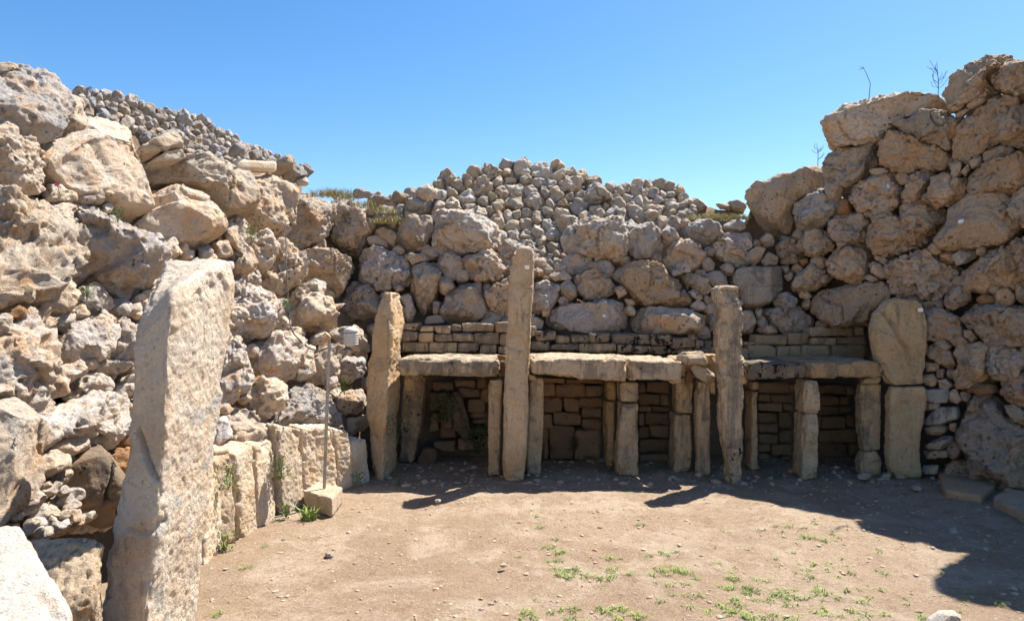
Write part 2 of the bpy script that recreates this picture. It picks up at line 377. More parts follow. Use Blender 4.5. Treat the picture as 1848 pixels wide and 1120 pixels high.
# ------------------------------------------------------------------ ground
def axis(a, b, step, far):
    fine = list(np.arange(a, b + 1e-6, step)); lo = []; x = a; s = step
    while x > -far: s *= 1.35; x -= s; lo.append(x)
    hi = []; x = b; s = step
    while x < far: s *= 1.35; x += s; hi.append(x)
    return np.array(lo[::-1] + fine + hi)
def ground_z(x, y):
    p = np.stack((x, y, np.zeros_like(x)), 1)
    z = .030 * fbm(p * .7 + 3, 2) + .014 * fbm(p * 3.1, 3) + .006 * fbm(p * 13, 2)
    z = z + .10 * sst(.75, 0.0, np.abs(x + 2.15 - .24 * (y - 4.5)) ) * sst(6.8, 3.5, y) * 0.3
    return z - .02
gx, gy = axis(-2.6, 4.9, .028, 900), axis(2.0, 8.0, .028, 900)
X, Y = np.meshgrid(gx, gy, indexing='ij'); Zg = ground_z(X.ravel(), Y.ravel())
far = (np.abs(X.ravel()) > 12) | (np.abs(Y.ravel()) > 16); Zg = np.where(far, -.02, Zg)
ids = np.arange(X.size).reshape(X.shape)
gf = np.stack((ids[:-1, :-1], ids[1:, :-1], ids[1:, 1:], ids[:-1, 1:]), -1).reshape(-1, 4)
ground = obj('ground', mesh_np('ground', np.stack((X.ravel(), Y.ravel(), Zg), 1), gf), M['ground'])
tag(ground, 'dry trampled earth floor of the open court', 'ground', kind='structure')

# ------------------------------------------------------------------ boulder walls
WL = thing('boulder_wall', 'sunlit wall of huge pitted boulders behind the row of upright slabs', 'stone wall', (-2.4, 5, 0))
WB = thing('boulder_wall', 'shaded wall of stacked boulders above the three stone niches', 'stone wall', (.5, 8.4, 0))
WR = thing('boulder_wall', 'high shaded wall of brown boulders rising to the top right corner', 'stone wall', (4.6, 6.6, 0))
WU = thing('rubble_wall', 'heap of small round field stones rising in the middle of the skyline', 'rubble wall', (.5, 9.6, 0))
WV = thing('rubble_wall', 'loose small rubble heaped on top of the sunlit boulder wall', 'rubble wall', (-3.6, 6, 2.6))
PAR = {'L': WL, 'N': WL, 'B': WB, 'R': WR, 'U': WU, 'V': WV}
# outlines traced per view (x0, y0, scale); each line is one stone
def parse(x0, y0, s, txt):
    out = []
    for ln in txt.strip().splitlines():
        ln = ln.split('#')[0].strip()
        if not ln: continue
        fl = ''
        if ln[0].isalpha(): fl, ln = ln.split(None, 1)
        v = [float(q) for q in ln.replace(',', ' ').split()]
        out.append((fl, [(x0 + v[i] / s, y0 + v[i + 1] / s) for i in range(0, len(v), 2)]))
    return out
ST = []
ST += parse(0, 80, 2.8, """
g 0,85 60,90 105,108 90,140 0,140
g -70,110 40,105 130,105 215,125 310,175 365,235 350,300 310,370 290,430 250,500 210,555 150,520 120,460 60,400 -70,370
s 365,215 410,235 440,300 450,400 430,450 405,475 370,455 305,450 320,390 345,310
s 450,385 530,380 620,395 690,430 750,520 820,580 850,680 850,790 800,830 740,820 640,800 560,760 480,740 400,740 330,700 270,640 225,560 250,500 300,450 400,470
b 750,490 870,440 910,480 950,545 880,540 800,555 770,530
b 790,560 880,540 940,555 1020,555 900,590 830,590
g 830,580 900,560 1000,560 1090,590 1130,600 1200,640 1280,700 1315,770 1290,820 1240,855 1170,850 1120,760 1080,730 1000,700 900,660 840,640
s 850,680 940,690 1040,720 1120,770 1160,850 1150,920 1110,965 1050,990 960,985 880,960 800,920 740,850 850,800
-60,380 60,375 125,410 115,470 60,490 -60,490
-70,490 100,480 150,500 200,550 270,620 260,700 180,740 100,760 50,690 -70,620
p -70,640 60,700 110,770 200,735 255,770 260,900 270,1000 300,1080 280,1200 240,1270 130,1280 60,1305 -70,1290
280,800 340,790 390,830 370,880 310,900 270,850
265,690 330,720 385,740 390,790 330,790 270,770
400,745 470,755 530,735 545,790 460,790 400,780
p 390,860 440,785 490,778 560,830 650,830 720,850 770,920 815,985 800,1090 760,1200 700,1270 620,1265 540,1215 440,1190 340,1165 300,1110 290,1000 330,920
""")
ST += parse(0, 440, 2.8, """
290,170 350,160 400,210 420,280 390,310 330,335 270,310 260,260
430,205 490,190 540,230 580,260 590,310 560,340 490,320 440,300
590,260 640,270 665,300 660,350 610,360 585,320
o 20,310 100,300 170,300 180,350 130,380 60,370
190,290 240,275 270,310 260,360 220,395 180,360
-70,400 60,390 120,360 190,390 250,420 295,470 300,560 310,640 280,740 200,820 150,800 120,740 60,690 -70,690
300,440 380,410 470,350 540,320 600,400 590,500 530,560 470,590 400,580 310,580 300,510
590,380 650,360 700,380 690,440 690,560 660,640 600,720 540,680 520,600 590,520
340,600 400,590 450,640 400,690 350,660
430,580 490,570 520,600 490,630 440,620
310,640 370,690 370,740 320,760 300,720
380,690 440,650 500,635 570,690 610,730 560,770 480,780 400,760
-60,700 80,695 145,740 120,790 40,760 -60,745
p 300,800 400,770 500,790 600,760 680,790 690,900 660,980 600,950 550,1050 480,1040 400,1000 290,960 270,870
s -80,740 60,770 130,800 170,870 205,960 216,1060 205,1140 172,1247 72,1382 -80,1445
170,850 250,850 290,900 280,970 250,1050 215,1090 200,950
""")
ST += parse(0, 760, 3.111, """
250,170 300,135 380,160 410,205 370,270 310,300 260,260
o 640,190 690,140 760,150 770,280 710,320 670,270 640,240
o 670,80 740,70 770,140 690,130
310,120 330,60 400,45 500,90 540,140 480,160 410,190 370,150
180,390 240,345 280,410 250,480 190,500 160,440
""")
ST += parse(360, 240, 3.111, """
p 290,230 350,205 430,200 500,240 520,310 525,400 530,480 520,550 480,590 410,560 340,530 310,440 330,380 340,320 300,270
g 520,330 570,300 620,320 700,370 760,430 770,490 740,560 660,600 570,630 510,600 530,500
720,370 800,345 860,360 920,420 940,500 980,550 920,600 900,680 850,660 780,640 740,580 770,480 760,420
940,470 980,490 985,540 950,570 920,540
990,540 1050,530 1105,570 1090,630 1030,600 985,580
940,590 980,570 1060,610 1050,640 960,625
p 920,640 1000,630 1090,680 1150,690 1195,750 1190,820 1140,850 1080,840 1050,880 1000,880 940,830 870,790 900,700
p 570,650 640,640 720,660 800,650 850,690 885,740 850,830 820,890 770,870 710,840 640,790 600,740
p 430,590 480,590 560,660 610,700 615,760 590,830 540,870 470,900 430,850 400,780 440,720
300,640 340,560 380,550 430,600 440,680 430,740 380,750 330,720
150,560 200,520 250,560 270,640 310,680 320,740 290,790 230,800 190,780 220,710 190,650
100,600 160,600 200,650 190,690 130,680
20,630 60,620 85,660 70,690 30,690
195,940 260,870 340,845 410,880 465,930 460,1010 440,1080 380,1130 290,1170 210,1130 215,1050 195,1010
p 530,900 590,850 660,870 700,930 770,980 815,960 820,1020 770,1080 680,1070 600,1080 540,1050 520,980
600,830 670,815 720,850 700,900 640,880
800,920 830,850 890,830 950,840 1010,920 1035,990 1000,1040 920,1060 830,1060 790,1000
1080,860 1120,850 1150,870 1110,890
1200,760 1260,730 1340,720 1360,760 1340,850 1320,930 1290,1010 1240,1030 1200,950 1180,880
1120,910 1180,900 1210,990 1190,1050 1160,1050 1150,960
g 1150,390 1190,350 1260,390 1265,420 1200,430 1160,420
d 440,150 500,120 545,150 540,190 500,210 450,190
d 490,190 540,160 590,200 620,250 570,250 510,230
d 560,165 620,170 640,220 620,240 590,200
565,255 610,250 615,285 575,285
d 860,315 920,310 965,340 950,360 870,355
d 980,350 1030,340 1070,375 1030,390 980,370
d 1080,340 1110,320 1170,340 1160,385 1085,385
g 1215,320 1290,280 1330,310 1320,350 1250,375 1215,345
d 205,60 260,65 295,90 250,120 200,110
d 300,95 330,85 360,120 320,145
""")
ST += parse(360, 560, 2.8, """
s 140,150 200,135 260,180 300,240 290,310 260,370 220,430 170,455 110,455 115,340 140,250
320,200 360,120 440,105 510,120 550,180 540,260 510,320 450,350 390,340 330,310 305,260
550,230 590,260 585,320 550,345 515,330
600,110 640,85 665,120 655,155 610,165 590,140
590,220 650,180 710,160 745,190 735,230 700,260 680,310 640,370 600,300
680,90 740,75 820,90 870,140 875,200 820,215 750,180 720,150
700,270 760,235 840,250 860,290 840,310 800,350 750,360 720,320
s 700,440 760,400 860,390 860,460 800,520 750,520 710,470
660,340 690,330 700,370 680,400 655,380
670,300 710,295 720,320 690,335
260,380 300,345 370,335 420,360 435,420 420,500 370,550 310,555 280,520 290,470
210,440 250,405 270,440 240,470
o 270,350 320,320 340,340 300,375 260,390
g 370,560 420,500 450,430 440,380 510,335 580,360 640,400 690,440 730,530 720,580 650,600 590,600 520,610 440,600
p 180,500 230,465 270,500 290,560 320,620 300,690 250,730 190,700 170,640
100,530 150,525 170,580 165,650 110,700 90,650
110,480 150,465 180,500 150,525 110,515
290,570 350,570 380,600 350,660 310,630
760,540 860,520 855,600 780,620
""")
ST += parse(700, 260, 2.948, """
g 40,480 100,380 150,350 210,370 240,420 230,500 180,555 100,560 40,530
w 215,330 340,325 430,360 520,380 580,430 600,480 600,560 500,580 380,570 260,580 245,500 235,400
265,600 330,570 385,590 390,650 350,715 300,700 270,640
p 395,610 430,580 530,565 620,580 655,640 640,690 580,720 500,735 440,700 400,660
280,700 340,710 360,760 310,800 275,780
280,880 310,810 370,730 430,710 490,750 520,830 510,900 450,945 360,955 300,940
525,780 590,740 660,710 690,760 690,900 620,915 560,900 520,840
600,720 650,710 660,745 600,750
240,830 280,840 270,900 240,900
80,575 170,580 220,610 130,640
200,920 280,905 300,950 200,955
740,750 840,705 900,740 910,790 880,860 800,890 740,850
915,750 960,720 1000,750 1005,800 970,830 925,800
1000,700 1060,665 1130,680 1200,730 1205,770 1150,810 1070,820 1015,780
845,910 900,860 1000,840 1100,850 1170,815 1240,830 1265,880 1270,960 1200,1000 1080,1005 950,990 870,970
850,690 930,670 980,700 970,720 890,725
g 945,450 1000,410 1080,390 1180,380 1250,400 1280,470 1275,560 1220,610 1130,610 1060,590 990,570 950,530
1085,820 1140,830 1145,860 1095,860
750,900 830,940 820,985 750,980
1200,770 1240,750 1270,790 1250,810
820,880 865,870 855,910 825,915
""")
ST += parse(1100, 300, 3.5, """
g 110,460 170,370 240,350 300,400 340,490 330,530 260,560 180,590 130,540
p 30,690 80,620 200,600 330,620 400,700 480,780 525,830 470,880 400,890 300,870 180,850 100,760 40,720
150,930 200,880 330,890 480,910 560,920 590,980 570,1040 450,1060 300,1060 180,1040 155,980
310,400 370,370 430,400 440,450 380,490 340,480
p 340,580 390,500 470,460 550,480 600,530 615,570 560,620 520,660 450,670 370,630
g 465,390 540,340 620,330 700,370 715,420 680,470 600,490 520,470 470,430
w 715,370 790,330 850,350 870,380 820,405 750,395
660,510 700,440 780,410 860,410 905,440 900,500 870,530 890,600 830,630 760,590 690,560
870,540 930,505 990,520 960,580 920,620 880,590
950,460 990,420 1040,440 1040,490 980,500
960,590 1010,540 1060,570 1060,620 990,625
1040,490 1080,440 1150,440 1210,490 1200,560 1160,610 1090,610 1060,560
1200,470 1250,400 1320,395 1380,440 1385,510 1330,560 1240,560 1200,530
b 780,690 820,650 1000,640 1090,635 1105,720 1080,780 1000,860 920,885 840,870 830,770 775,740
580,610 630,570 670,600 660,650 610,660
700,630 740,610 795,640 780,680 730,680
600,680 680,655 740,690 740,740 690,760 640,740
450,690 530,675 620,710 640,770 600,830 550,780 490,730
500,790 540,770 590,830 570,845 520,820
510,880 560,840 615,880 590,905 530,905
1130,750 1190,670 1280,630 1370,640 1385,700 1300,760 1210,800 1160,790
1080,630 1130,625 1140,660 1110,670
1105,690 1150,665 1170,700 1130,725
o 1190,590 1240,580 1255,610 1215,630
1040,850 1080,800 1140,790 1190,840 1170,890 1110,915 1070,890
980,890 1030,880 1100,910 1190,870 1260,930 1300,980 1260,1020 1180,1050 1100,1040 1030,1000 990,950
930,1030 970,1000 1030,1010 1070,1050 1000,1060
920,900 965,890 970,950 930,955
840,920 900,910 930,980 900,1040 850,1055 835,1000
1190,800 1240,785 1270,820 1240,845 1200,830
620,930 650,920 690,1000 640,1040
30,770 80,750 110,800 60,830
90,830 150,840 165,870 120,880
380,650 440,655 450,680 400,690
g 865,320 880,170 945,95 1010,100 1090,60 1190,45 1260,-10 1350,-30 1360,60 1330,130 1240,190 1170,250 1155,330 1150,400 1060,440 960,430 900,380
g 1160,360 1170,250 1250,180 1340,135 1400,150 1440,210 1440,270 1370,330 1300,390 1220,410 1165,390
""")
ST += parse(1440, 80, 3.294, """
w 160,460 190,410 300,325 420,305 530,275 640,275 780,285 880,295 870,380 790,400 700,400 600,460 540,510 470,560 350,585 280,590 210,620 190,550 165,510
g 155,690 190,640 330,600 450,580 470,610 440,710 400,760 330,820 180,825 150,780
p 460,700 490,600 560,520 650,540 740,590 800,600 860,620 930,680 890,740 800,745 700,730 640,770 560,730 500,735
g 570,510 600,460 720,400 860,395 920,460 900,540 900,640 800,600 700,570
g 880,270 900,190 990,140 1060,85 1110,70 1200,60 1280,50 1320,70 1200,120 1140,160 1150,230 1200,270 1130,310 1040,330 950,350 890,360
1140,160 1200,110 1270,80 1400,85 1440,200 1400,290 1300,295 1220,275 1150,230
1000,360 1080,310 1120,320 1100,350 1020,380
930,420 1000,370 1020,390 960,440
820,490 900,440 960,440 1000,430 960,510 880,580 830,560
890,370 1000,345 960,390 920,400
910,590 960,480 1060,400 1180,310 1220,340 1260,410 1220,480 1200,570 1120,620 1060,660 980,700 930,650
1185,340 1230,290 1310,310 1310,360 1250,400 1195,380
1200,540 1220,440 1290,380 1400,340 1450,600 1300,605 1210,580
1100,640 1200,595 1280,620 1260,660 1160,695 1105,690
985,870 1010,770 1090,710 1200,680 1344,640 1450,640 1450,820 1260,880 1150,890 1060,915 990,910
610,860 690,760 780,740 800,780 740,850 720,940 640,955 610,920
735,890 800,790 860,755 920,800 990,790 980,900 900,940 800,955 745,930
p 280,870 330,820 440,780 560,760 610,830 600,940 560,1000 440,1025 370,990 320,930
150,830 200,825 260,840 240,930 170,920
o 240,930 280,900 315,990 290,1005 240,1005
900,700 960,690 970,760 930,795 905,780
965,760 1010,705 1020,740 990,785
1015,690 1085,660 1090,710 1030,735
420,740 500,735 570,745 500,770 440,775
1240,960 1300,870 1450,820 1450,1090 1300,1070 1250,1030
1160,940 1220,915 1250,1000 1220,1060 1160,1010
""")
ST += parse(1440, 380, 3.294, """
185,80 220,30 330,15 430,60 400,120 380,185 280,185 200,160
p 410,200 420,90 490,40 560,10 600,40 620,-60 700,-80 820,-40 850,50 840,110 780,190 690,220 600,240 540,275 470,250
815,160 850,130 880,50 900,-60 1020,-100 1100,-110 1200,-100 1300,-10 1310,80 1250,160 1180,200 1080,215 900,220 840,200
p 0,210 10,160 80,110 140,115 190,170 200,220 120,255 50,270
220,180 270,170 290,200 240,230
160,300 190,240 260,210 360,200 410,250 415,320 380,400 330,430 260,410 200,370
450,260 500,265 540,300 520,325 460,290
415,320 450,300 510,330 520,400 470,400 430,370
385,390 430,380 475,410 430,425
p 515,370 540,290 620,260 700,250 770,230 830,290 870,310 930,350 920,430 860,490 800,520 700,510 600,520 540,480
770,220 810,185 850,230 830,260 780,250
w 915,260 970,230 1040,240 1050,270 990,310 940,325
960,350 1030,300 1120,240 1200,215 1250,260 1300,330 1340,440 1280,500 1230,450 1160,440 1110,480 1050,490 990,440
1225,200 1344,150 1450,130 1450,450 1340,430 1290,320 1240,250
880,500 930,455 1000,455 1020,510 980,560 910,585 875,550
o 1055,520 1100,500 1180,510 1170,545 1080,555
955,620 1000,570 1100,555 1200,550 1290,560 1344,560 1450,570 1450,780 1300,800 1200,790 1100,760 1050,710 990,680
740,600 870,590 950,640 975,720 900,770 740,760
980,710 1030,710 1055,760 1030,780 990,750
755,800 830,790 900,840 930,910 890,950 820,900 760,850
805,780 860,765 910,800 880,830 820,800
p 930,830 990,790 1080,780 1150,810 1110,880 1120,960 1170,1010 1080,1020 1000,1050 960,1080 920,1000 950,900
p 1110,880 1140,830 1220,810 1310,830 1330,920 1290,980 1270,1040 1200,1070 1170,1000 1140,940
o 1010,1040 1060,1020 1170,1040 1180,1080 1080,1090 1000,1080
1200,1080 1260,1010 1344,970 1450,950 1450,1180 1330,1160 1230,1130
p 60,540 100,480 200,450 280,440 420,430 500,425 530,480 535,530 430,600 410,680 310,680 200,680 130,640 80,600
760,900 830,910 830,950 760,955
750,980 800,970 830,1010 800,1040 750,1030
830,1010 880,1000 925,1040 890,1060 840,1055
820,945 865,945 860,990 825,990
""")
ST += parse(1440, 600, 3.294, """
b 745,340 890,335 900,370 880,415 745,410
905,340 940,335 965,400 940,425 895,410
745,420 835,420 835,455 745,465
b 740,530 790,480 850,445 940,440 955,510 850,545 740,545
740,570 850,545 900,570 840,610 760,605
900,540 940,540 935,590 905,580
740,680 840,620 920,620 925,670 840,695
740,700 880,700 890,740 760,750
740,790 830,790 820,840 740,845
P 955,440 1000,400 1080,380 1190,410 1210,480 1300,560 1344,600 1460,650 1460,920 1330,925 1240,910 1150,870 1080,830 1000,810 960,720 950,600
1220,430 1290,430 1344,480 1344,560 1260,510
1250,910 1344,930 1460,940 1460,980 1280,965
""")
BOUL = {}
for fl, poly in ST:
    kw = dict(rough=1.0, pit=.8, mat='coral')
    if fl in 'pP' and fl: kw.update(pit=1.5, rough=1.25)
    if fl == 'P': kw.update(rough=1.4)
    if fl == 's': kw.update(pit=.25, rough=.7)
    if fl == 'b': kw.update(pit=.1, rough=.45, mat='soft', kk=4.5, facets=4, tint=(.86, .90, .97))
    if fl == 'g': kw.update(tint=(.97, .98, 1.0), pit=.8)
    if fl == 'w': kw.update(tint=(1.12, 1.1, 1.08), pit=.4, rough=.8)
    if fl == 'd': kw.update(tint=(.72, .74, .78), rough=1.1)
    if fl == 'o': kw.update(tint=(1.1, .85, .6), mat='brown')
    a = np.array(poly); size = math.sqrt(np.ptp(a[:, 0]) * np.ptp(a[:, 1]))
    if fl == 'd' or (fl == '' and size < 26): kw['rough'] = kw['rough'] * .9
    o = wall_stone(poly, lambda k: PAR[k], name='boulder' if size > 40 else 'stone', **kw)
    BOUL[tuple(np.round(a.mean(0)))] = o

# small stones wedged in the gaps between the boulders
REG = np.array([(0,130),(130,170),(150,230),(280,260),(400,300),(480,310),(560,350),(640,370),(740,375),(780,380),(920,440),(1000,480),(1100,460),(1200,400),(1350,400),(1365,370),(1440,340),(1495,315),(1505,250),(1600,200),(1700,190),(1760,115),(1848,110),(1848,900),(1740,860),(1680,850),(1670,620),(1560,590),(1340,600),(1000,590),(720,580),(690,640),(660,740),(640,770),(500,770),(400,830),(240,900),(100,960),(0,950)], float)
def inside(pts, poly):
    x, y = pts[:, 0], pts[:, 1]; r = np.zeros(len(pts), bool); n = len(poly)
    for i in range(n):
        x0, y0 = poly[i]; x1, y1 = poly[(i + 1) % n]
        if y0 != y1: r ^= ((y0 > y) != (y1 > y)) & (x < (x1 - x0) * (y - y0) / (y1 - y0) + x0)
    return r
def fill(region, polys, ncand, rmin, rmax, scale, limit):
    lo, hi = region.min(0), region.max(0); c = RNG.uniform(lo, hi, (ncand, 2)); c = c[inside(c, region)]
    dist = np.full(len(c), rmax * 1.0)
    for pl in polys:
        pl = np.array(pl); nb = (c[:, 0] > pl[:, 0].min() - rmax) & (c[:, 0] < pl[:, 0].max() + rmax) & (c[:, 1] > pl[:, 1].min() - rmax) & (c[:, 1] < pl[:, 1].max() + rmax)
        if not nb.any(): continue
        q = c[nb]; dm = np.full(len(q), 99.)
        for i in range(len(pl)):
            a, b = pl[i], pl[(i + 1) % len(pl)]; ab = b - a; t = np.clip((q - a) @ ab / max(ab @ ab, 1e-9), 0, 1); dm = np.minimum(dm, np.linalg.norm(q - a - t[:, None] * ab, axis=1))
        dm = np.where(inside(q, pl), 0, dm); dist[nb] = np.minimum(dist[nb], dm)
    res = []
    for i in np.argsort(-dist):
        r = dist[i]
        if r < rmin or len(res) >= limit: break
        for (x, y, rr) in res: r = min(r, math.hypot(c[i, 0] - x, c[i, 1] - y) - rr)
        if r >= rmin: res.append((c[i, 0], c[i, 1], r))
    return [(x, y, r * scale) for x, y, r in res]
def lump(x, y, r, rg, sq=.75):
    n = rg.randint(6, 8); a0 = rg.uniform(0, 6.28); st = rg.uniform(-.4, .4)
    return [(x + r * rg.uniform(.85, 1.15) * math.cos(a0 + k * 6.283 / n) * 1.18, y + r * rg.uniform(.85, 1.15) * math.sin(a0 + k * 6.283 / n) * sq * 1.15 + st * r * math.cos(a0 + k * 6.283 / n) * .5) for k in range(n)]
rg = random.Random(5)
for x, y, r in fill(REG, [p for _, p in ST], 30000, 4.8, 19, 1.28, 290):
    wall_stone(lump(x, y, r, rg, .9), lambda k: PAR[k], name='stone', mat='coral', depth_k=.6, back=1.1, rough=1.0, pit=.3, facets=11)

# ------------------------------------------------------------------ rubble: field stones fitted against one another
def clip(poly, mid, nrm):
    out = []
    for i in range(len(poly)):
        a, b = poly[i], poly[(i + 1) % len(poly)]; da, db = (a - mid) @ nrm, (b - mid) @ nrm
        if da <= 0: out.append(a)
        if da * db < 0: out.append(a + (b - a) * da / (da - db))
    return out
def rubble(region, wall, par, r_of, limit, fixed=(), tint=None, seed=3):
    rg = np.random.default_rng(seed); rr = random.Random(seed); region = np.array(region, float); lo, hi = region.min(0), region.max(0); pts = []
    for _ in range(16000):
        p = rg.uniform(lo, hi)
        if not inside(p[None], region)[0] or any(inside(p[None], np.array(f_))[0] for f_ in fixed): continue
        r = r_of(p[0], p[1]) * (rg.uniform(1.15, 1.6) if rg.random() < .22 else rg.uniform(.55, 1.1))
        if all(math.hypot((p[0] - q[0]), (p[1] - q[1]) * 1.3) > (r + q[2]) * .84 for q in pts): pts.append((p[0], p[1], r))
        if len(pts) >= limit: break
    for (x, y, r) in pts:
        c = np.array((x, y)); poly = [c + np.array((math.cos(k * math.pi / 6) * r * 1.45, math.sin(k * math.pi / 6) * r * 1.25)) for k in range(12)]
        for (x2, y2, r2) in pts:
            d_ = np.array((x2, y2)) - c; L = np.linalg.norm(d_)
            if 0 < L < 3.2 * max(r, r2): poly = clip(poly, c + d_ * (r / (r + r2)), d_)
            if len(poly) < 3: break
        if len(poly) < 4: continue
        poly = [tuple(c + (q - c) * rr.uniform(.94, 1.08)) for q in poly]
        wall_stone(poly, par, wall, name='stone', mat='rubble', depth_k=.62, back=.35, rough=1.25, pit=.5, face=.5, tint=tint, facets=10, kk=2.9)
def V(x0, y0, s, *pts): return [(x0 + a / s, y0 + b / s) for a, b in pts]
FIX = [p for _, p in parse(1100, 300, 3.5, """
0,230 60,190 110,230 100,270 30,300
105,240 150,215 185,250 160,280 110,280
190,240 270,240 300,275 250,295 190,280
335,240 410,220 450,250 430,300 350,300
390,320 440,280 500,260 550,310 510,350 420,355
270,300 330,265 340,300 290,345
300,320 380,310 410,330 360,365 300,360
120,300 190,285 250,310 230,340 150,340
385,360 440,360 465,390 430,405
470,200 540,195 630,240 560,270 490,250
730,215 830,215 865,250 850,285 780,270
670,230 740,235 765,265 700,260
""")]
for p in FIX: wall_stone(p, WU, 'U', name='stone', mat='rubble', depth_k=.6, back=.3, facets=9)
REGU = V(700, 260, 2.948, (-90,300),(-40,275),(20,285),(70,255),(150,240),(250,225),(320,180),(440,155),(490,120),(600,100),(700,130),(790,100),(900,115),(990,160),(1110,180),(1200,225),(1340,215),(1415,200)) + V(1100, 300, 3.5, (110,110),(270,95),(400,110),(480,190),(540,300),(470,400),(330,400),(240,360),(170,370),(100,420)) + V(700, 260, 2.948, (1280,450),(1250,400),(1080,400),(1000,420),(960,450),(965,530),(1000,580),(1060,625),(1000,660),(900,690),(780,680),(670,580),(600,560),(590,430),(430,350),(210,330),(100,360),(20,330))
rubble(REGU, 'U', WU, lambda x, y: (15.5 if x < 1090 else 13) * (.62 if y > 450 else 1) * (.8 if x < 780 else 1), 290, FIX)
REGV = V(0, 80, 2.8, (400,230),(480,240),(600,255),(700,290),(800,325),(950,360),(1060,385),(1080,430),(1160,450),(1180,490),(1290,520),(1345,560),(1345,600),(1180,590),(1060,580),(940,550),(880,445),(760,485),(700,440),(620,395),(530,385),(450,400))
rubble(REGV, 'V', WV, lambda x, y: 11.5 - .006 * (x - 150), 170, [], seed=8)
REGW = V(360, 240, 3.111, (180,40),(300,80),(440,130),(440,160),(210,140))
rubble(REGW, 'V', WV, lambda x, y: 8, 30, [], seed=9)

# ------------------------------------------------------------------ earth behind the stones
SKY = [(-160,150),(0,140),(130,190),(200,250),(300,275),(400,315),(480,325),(560,365),(640,385),(740,395),(800,420),(920,470),(1000,490),(1080,480),(1180,425),(1290,415),(1350,425),(1380,360),(1450,330),(1520,270),(1600,220),(1690,210),(1740,122),(1850,110),(1885,60),(2000,-20),(2300,-60)]
def skyrow(x): return float(np.interp(x, [a for a, _ in SKY], [b for _, b in SKY]))
def bank(name, xs, top_of, wall, off, z0, back, label):
    cols = []
    for x in xs:
        tp, k = hit(x, top_of(x), wall); n = WALLS[k][0]; h2 = np.array((n[0], n[1], 0)); h2 /= np.linalg.norm(h2); col = []
        for i in range(26):
            z = z0 + (tp[2] - z0) * i / 25
            r = np.array(((x - CX) / F, 1.0, 0)); kk = [wall] if wall else ['L', 'N', 'B', 'R']
            t = min(((WALLS[q][1] - WALLS[q][0][2] * z) / (WALLS[q][0] @ r)) for q in kk if WALLS[q][0] @ r < -1e-6)
            col.append(r * t + np.array((0, 0, z)) - h2 * off)
        rr = np.array(((x - CX) / F, 1.0, 0)); rr /= np.linalg.norm(rr)
        for i in range(1, 9): col.append(col[25] + rr * back * (i / 8) + np.array((0, 0, -.02 * i)))
        col.append(col[-1] * (1, 1, 0) + rr * .4 + np.array((0, 0, -.1)))
        cols.append(col)
    A = np.array(cols); n0, n1 = A.shape[:2]; v = A.reshape(-1, 3); v = v + (np.stack((fbm(v * 2.3, 3), fbm(v * 2.3 + 9, 3), fbm(v * 2.3 + 23, 3)), 1)) * .07
    id_ = np.arange(n0 * n1).reshape(n0, n1); f = np.stack((id_[:-1, :-1], id_[1:, :-1], id_[1:, 1:], id_[:-1, 1:]), -1).reshape(-1, 4)
    tag(obj(name, mesh_np(name, v, f), M['core']), label, 'earth', kind='structure')
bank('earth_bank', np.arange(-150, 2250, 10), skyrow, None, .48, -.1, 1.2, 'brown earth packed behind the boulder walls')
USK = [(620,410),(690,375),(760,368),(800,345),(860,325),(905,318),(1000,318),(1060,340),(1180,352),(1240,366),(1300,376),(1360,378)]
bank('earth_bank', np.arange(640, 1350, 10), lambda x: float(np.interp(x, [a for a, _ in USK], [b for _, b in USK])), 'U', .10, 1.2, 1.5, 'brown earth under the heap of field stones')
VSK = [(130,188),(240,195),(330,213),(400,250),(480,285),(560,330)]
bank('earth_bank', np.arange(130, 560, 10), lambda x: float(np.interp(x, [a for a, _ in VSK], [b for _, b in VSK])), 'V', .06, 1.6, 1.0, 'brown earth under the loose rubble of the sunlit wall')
for (x_, y_, r_) in ((1893,48,40),(1905,-40,50),(1912,150,42),(1950,20,60),(1960,120,60),(1990,-60,80)): wall_stone(lump(x_, y_, r_, random.Random(x_), 1.0), WR, 'R', pit=.3, face=.4, d=5.95)
# the right wall goes on rising beyond the frame: its boulders throw the wide shadow over the court
rg = random.Random(11)
for i in range(46):
    x = 1935 + 300 * rg.random() ** 1.3; p, k = hit(x, 400, 'R'); z = rg.uniform(.2, 4.9); py = HY - (z - EYE) / p[1] * F
    r = min(rg.uniform(60, 100), x - 1868); wall_stone(lump(x, py, r, rg, .7), WR, 'R', pit=0, d=p[1], face=.4)

# ------------------------------------------------------------------ megaliths
def quad(a, b, c, d_): return [np.array(q, float) for q in (a, b, c, d_)]
def g4(z, *xy): return [np.array((x, y, z)) for x, y in xy]
# tall cracked megalith at the end of the slab row (end face in shade, long face sunlit)
lo = [g4(-.05, (-1.70, 3.12), (-1.74, 3.74), (-2.02, 3.76), (-1.96, 3.17)), g4(.30, (-1.665, 3.12), (-1.70, 3.76), (-1.97, 3.78), (-1.91, 3.17)), g4(.66, (-1.625, 3.13), (-1.66, 3.78), (-1.93, 3.79), (-1.86, 3.18))]
up = [None, g4(1.15, (-1.59, 3.14), (-1.63, 3.84), (-1.98, 3.78), (-1.785, 3.19)), g4(1.50, (-1.578, 3.15), (-1.60, 3.92), (-1.97, 3.78), (-1.78, 3.20)),
      [np.array(q) for q in ((-1.58, 3.17, 1.70), (-1.585, 3.92, 1.84), (-1.96, 3.78, 1.82), (-1.78, 3.21, 1.53))],
      [np.array(q) for q in ((-1.60, 3.22, 1.79), (-1.60, 3.87, 1.97), (-1.92, 3.74, 1.97), (-1.77, 3.25, 1.61))]]
crack = [(-1.745, 3.176, 1.12), (-1.70, 3.165, 1.0), (-1.645, 3.152, .91), (-1.61, 3.145, .85), (-1.60, 3.17, .79), (-1.615, 3.20, .69)]
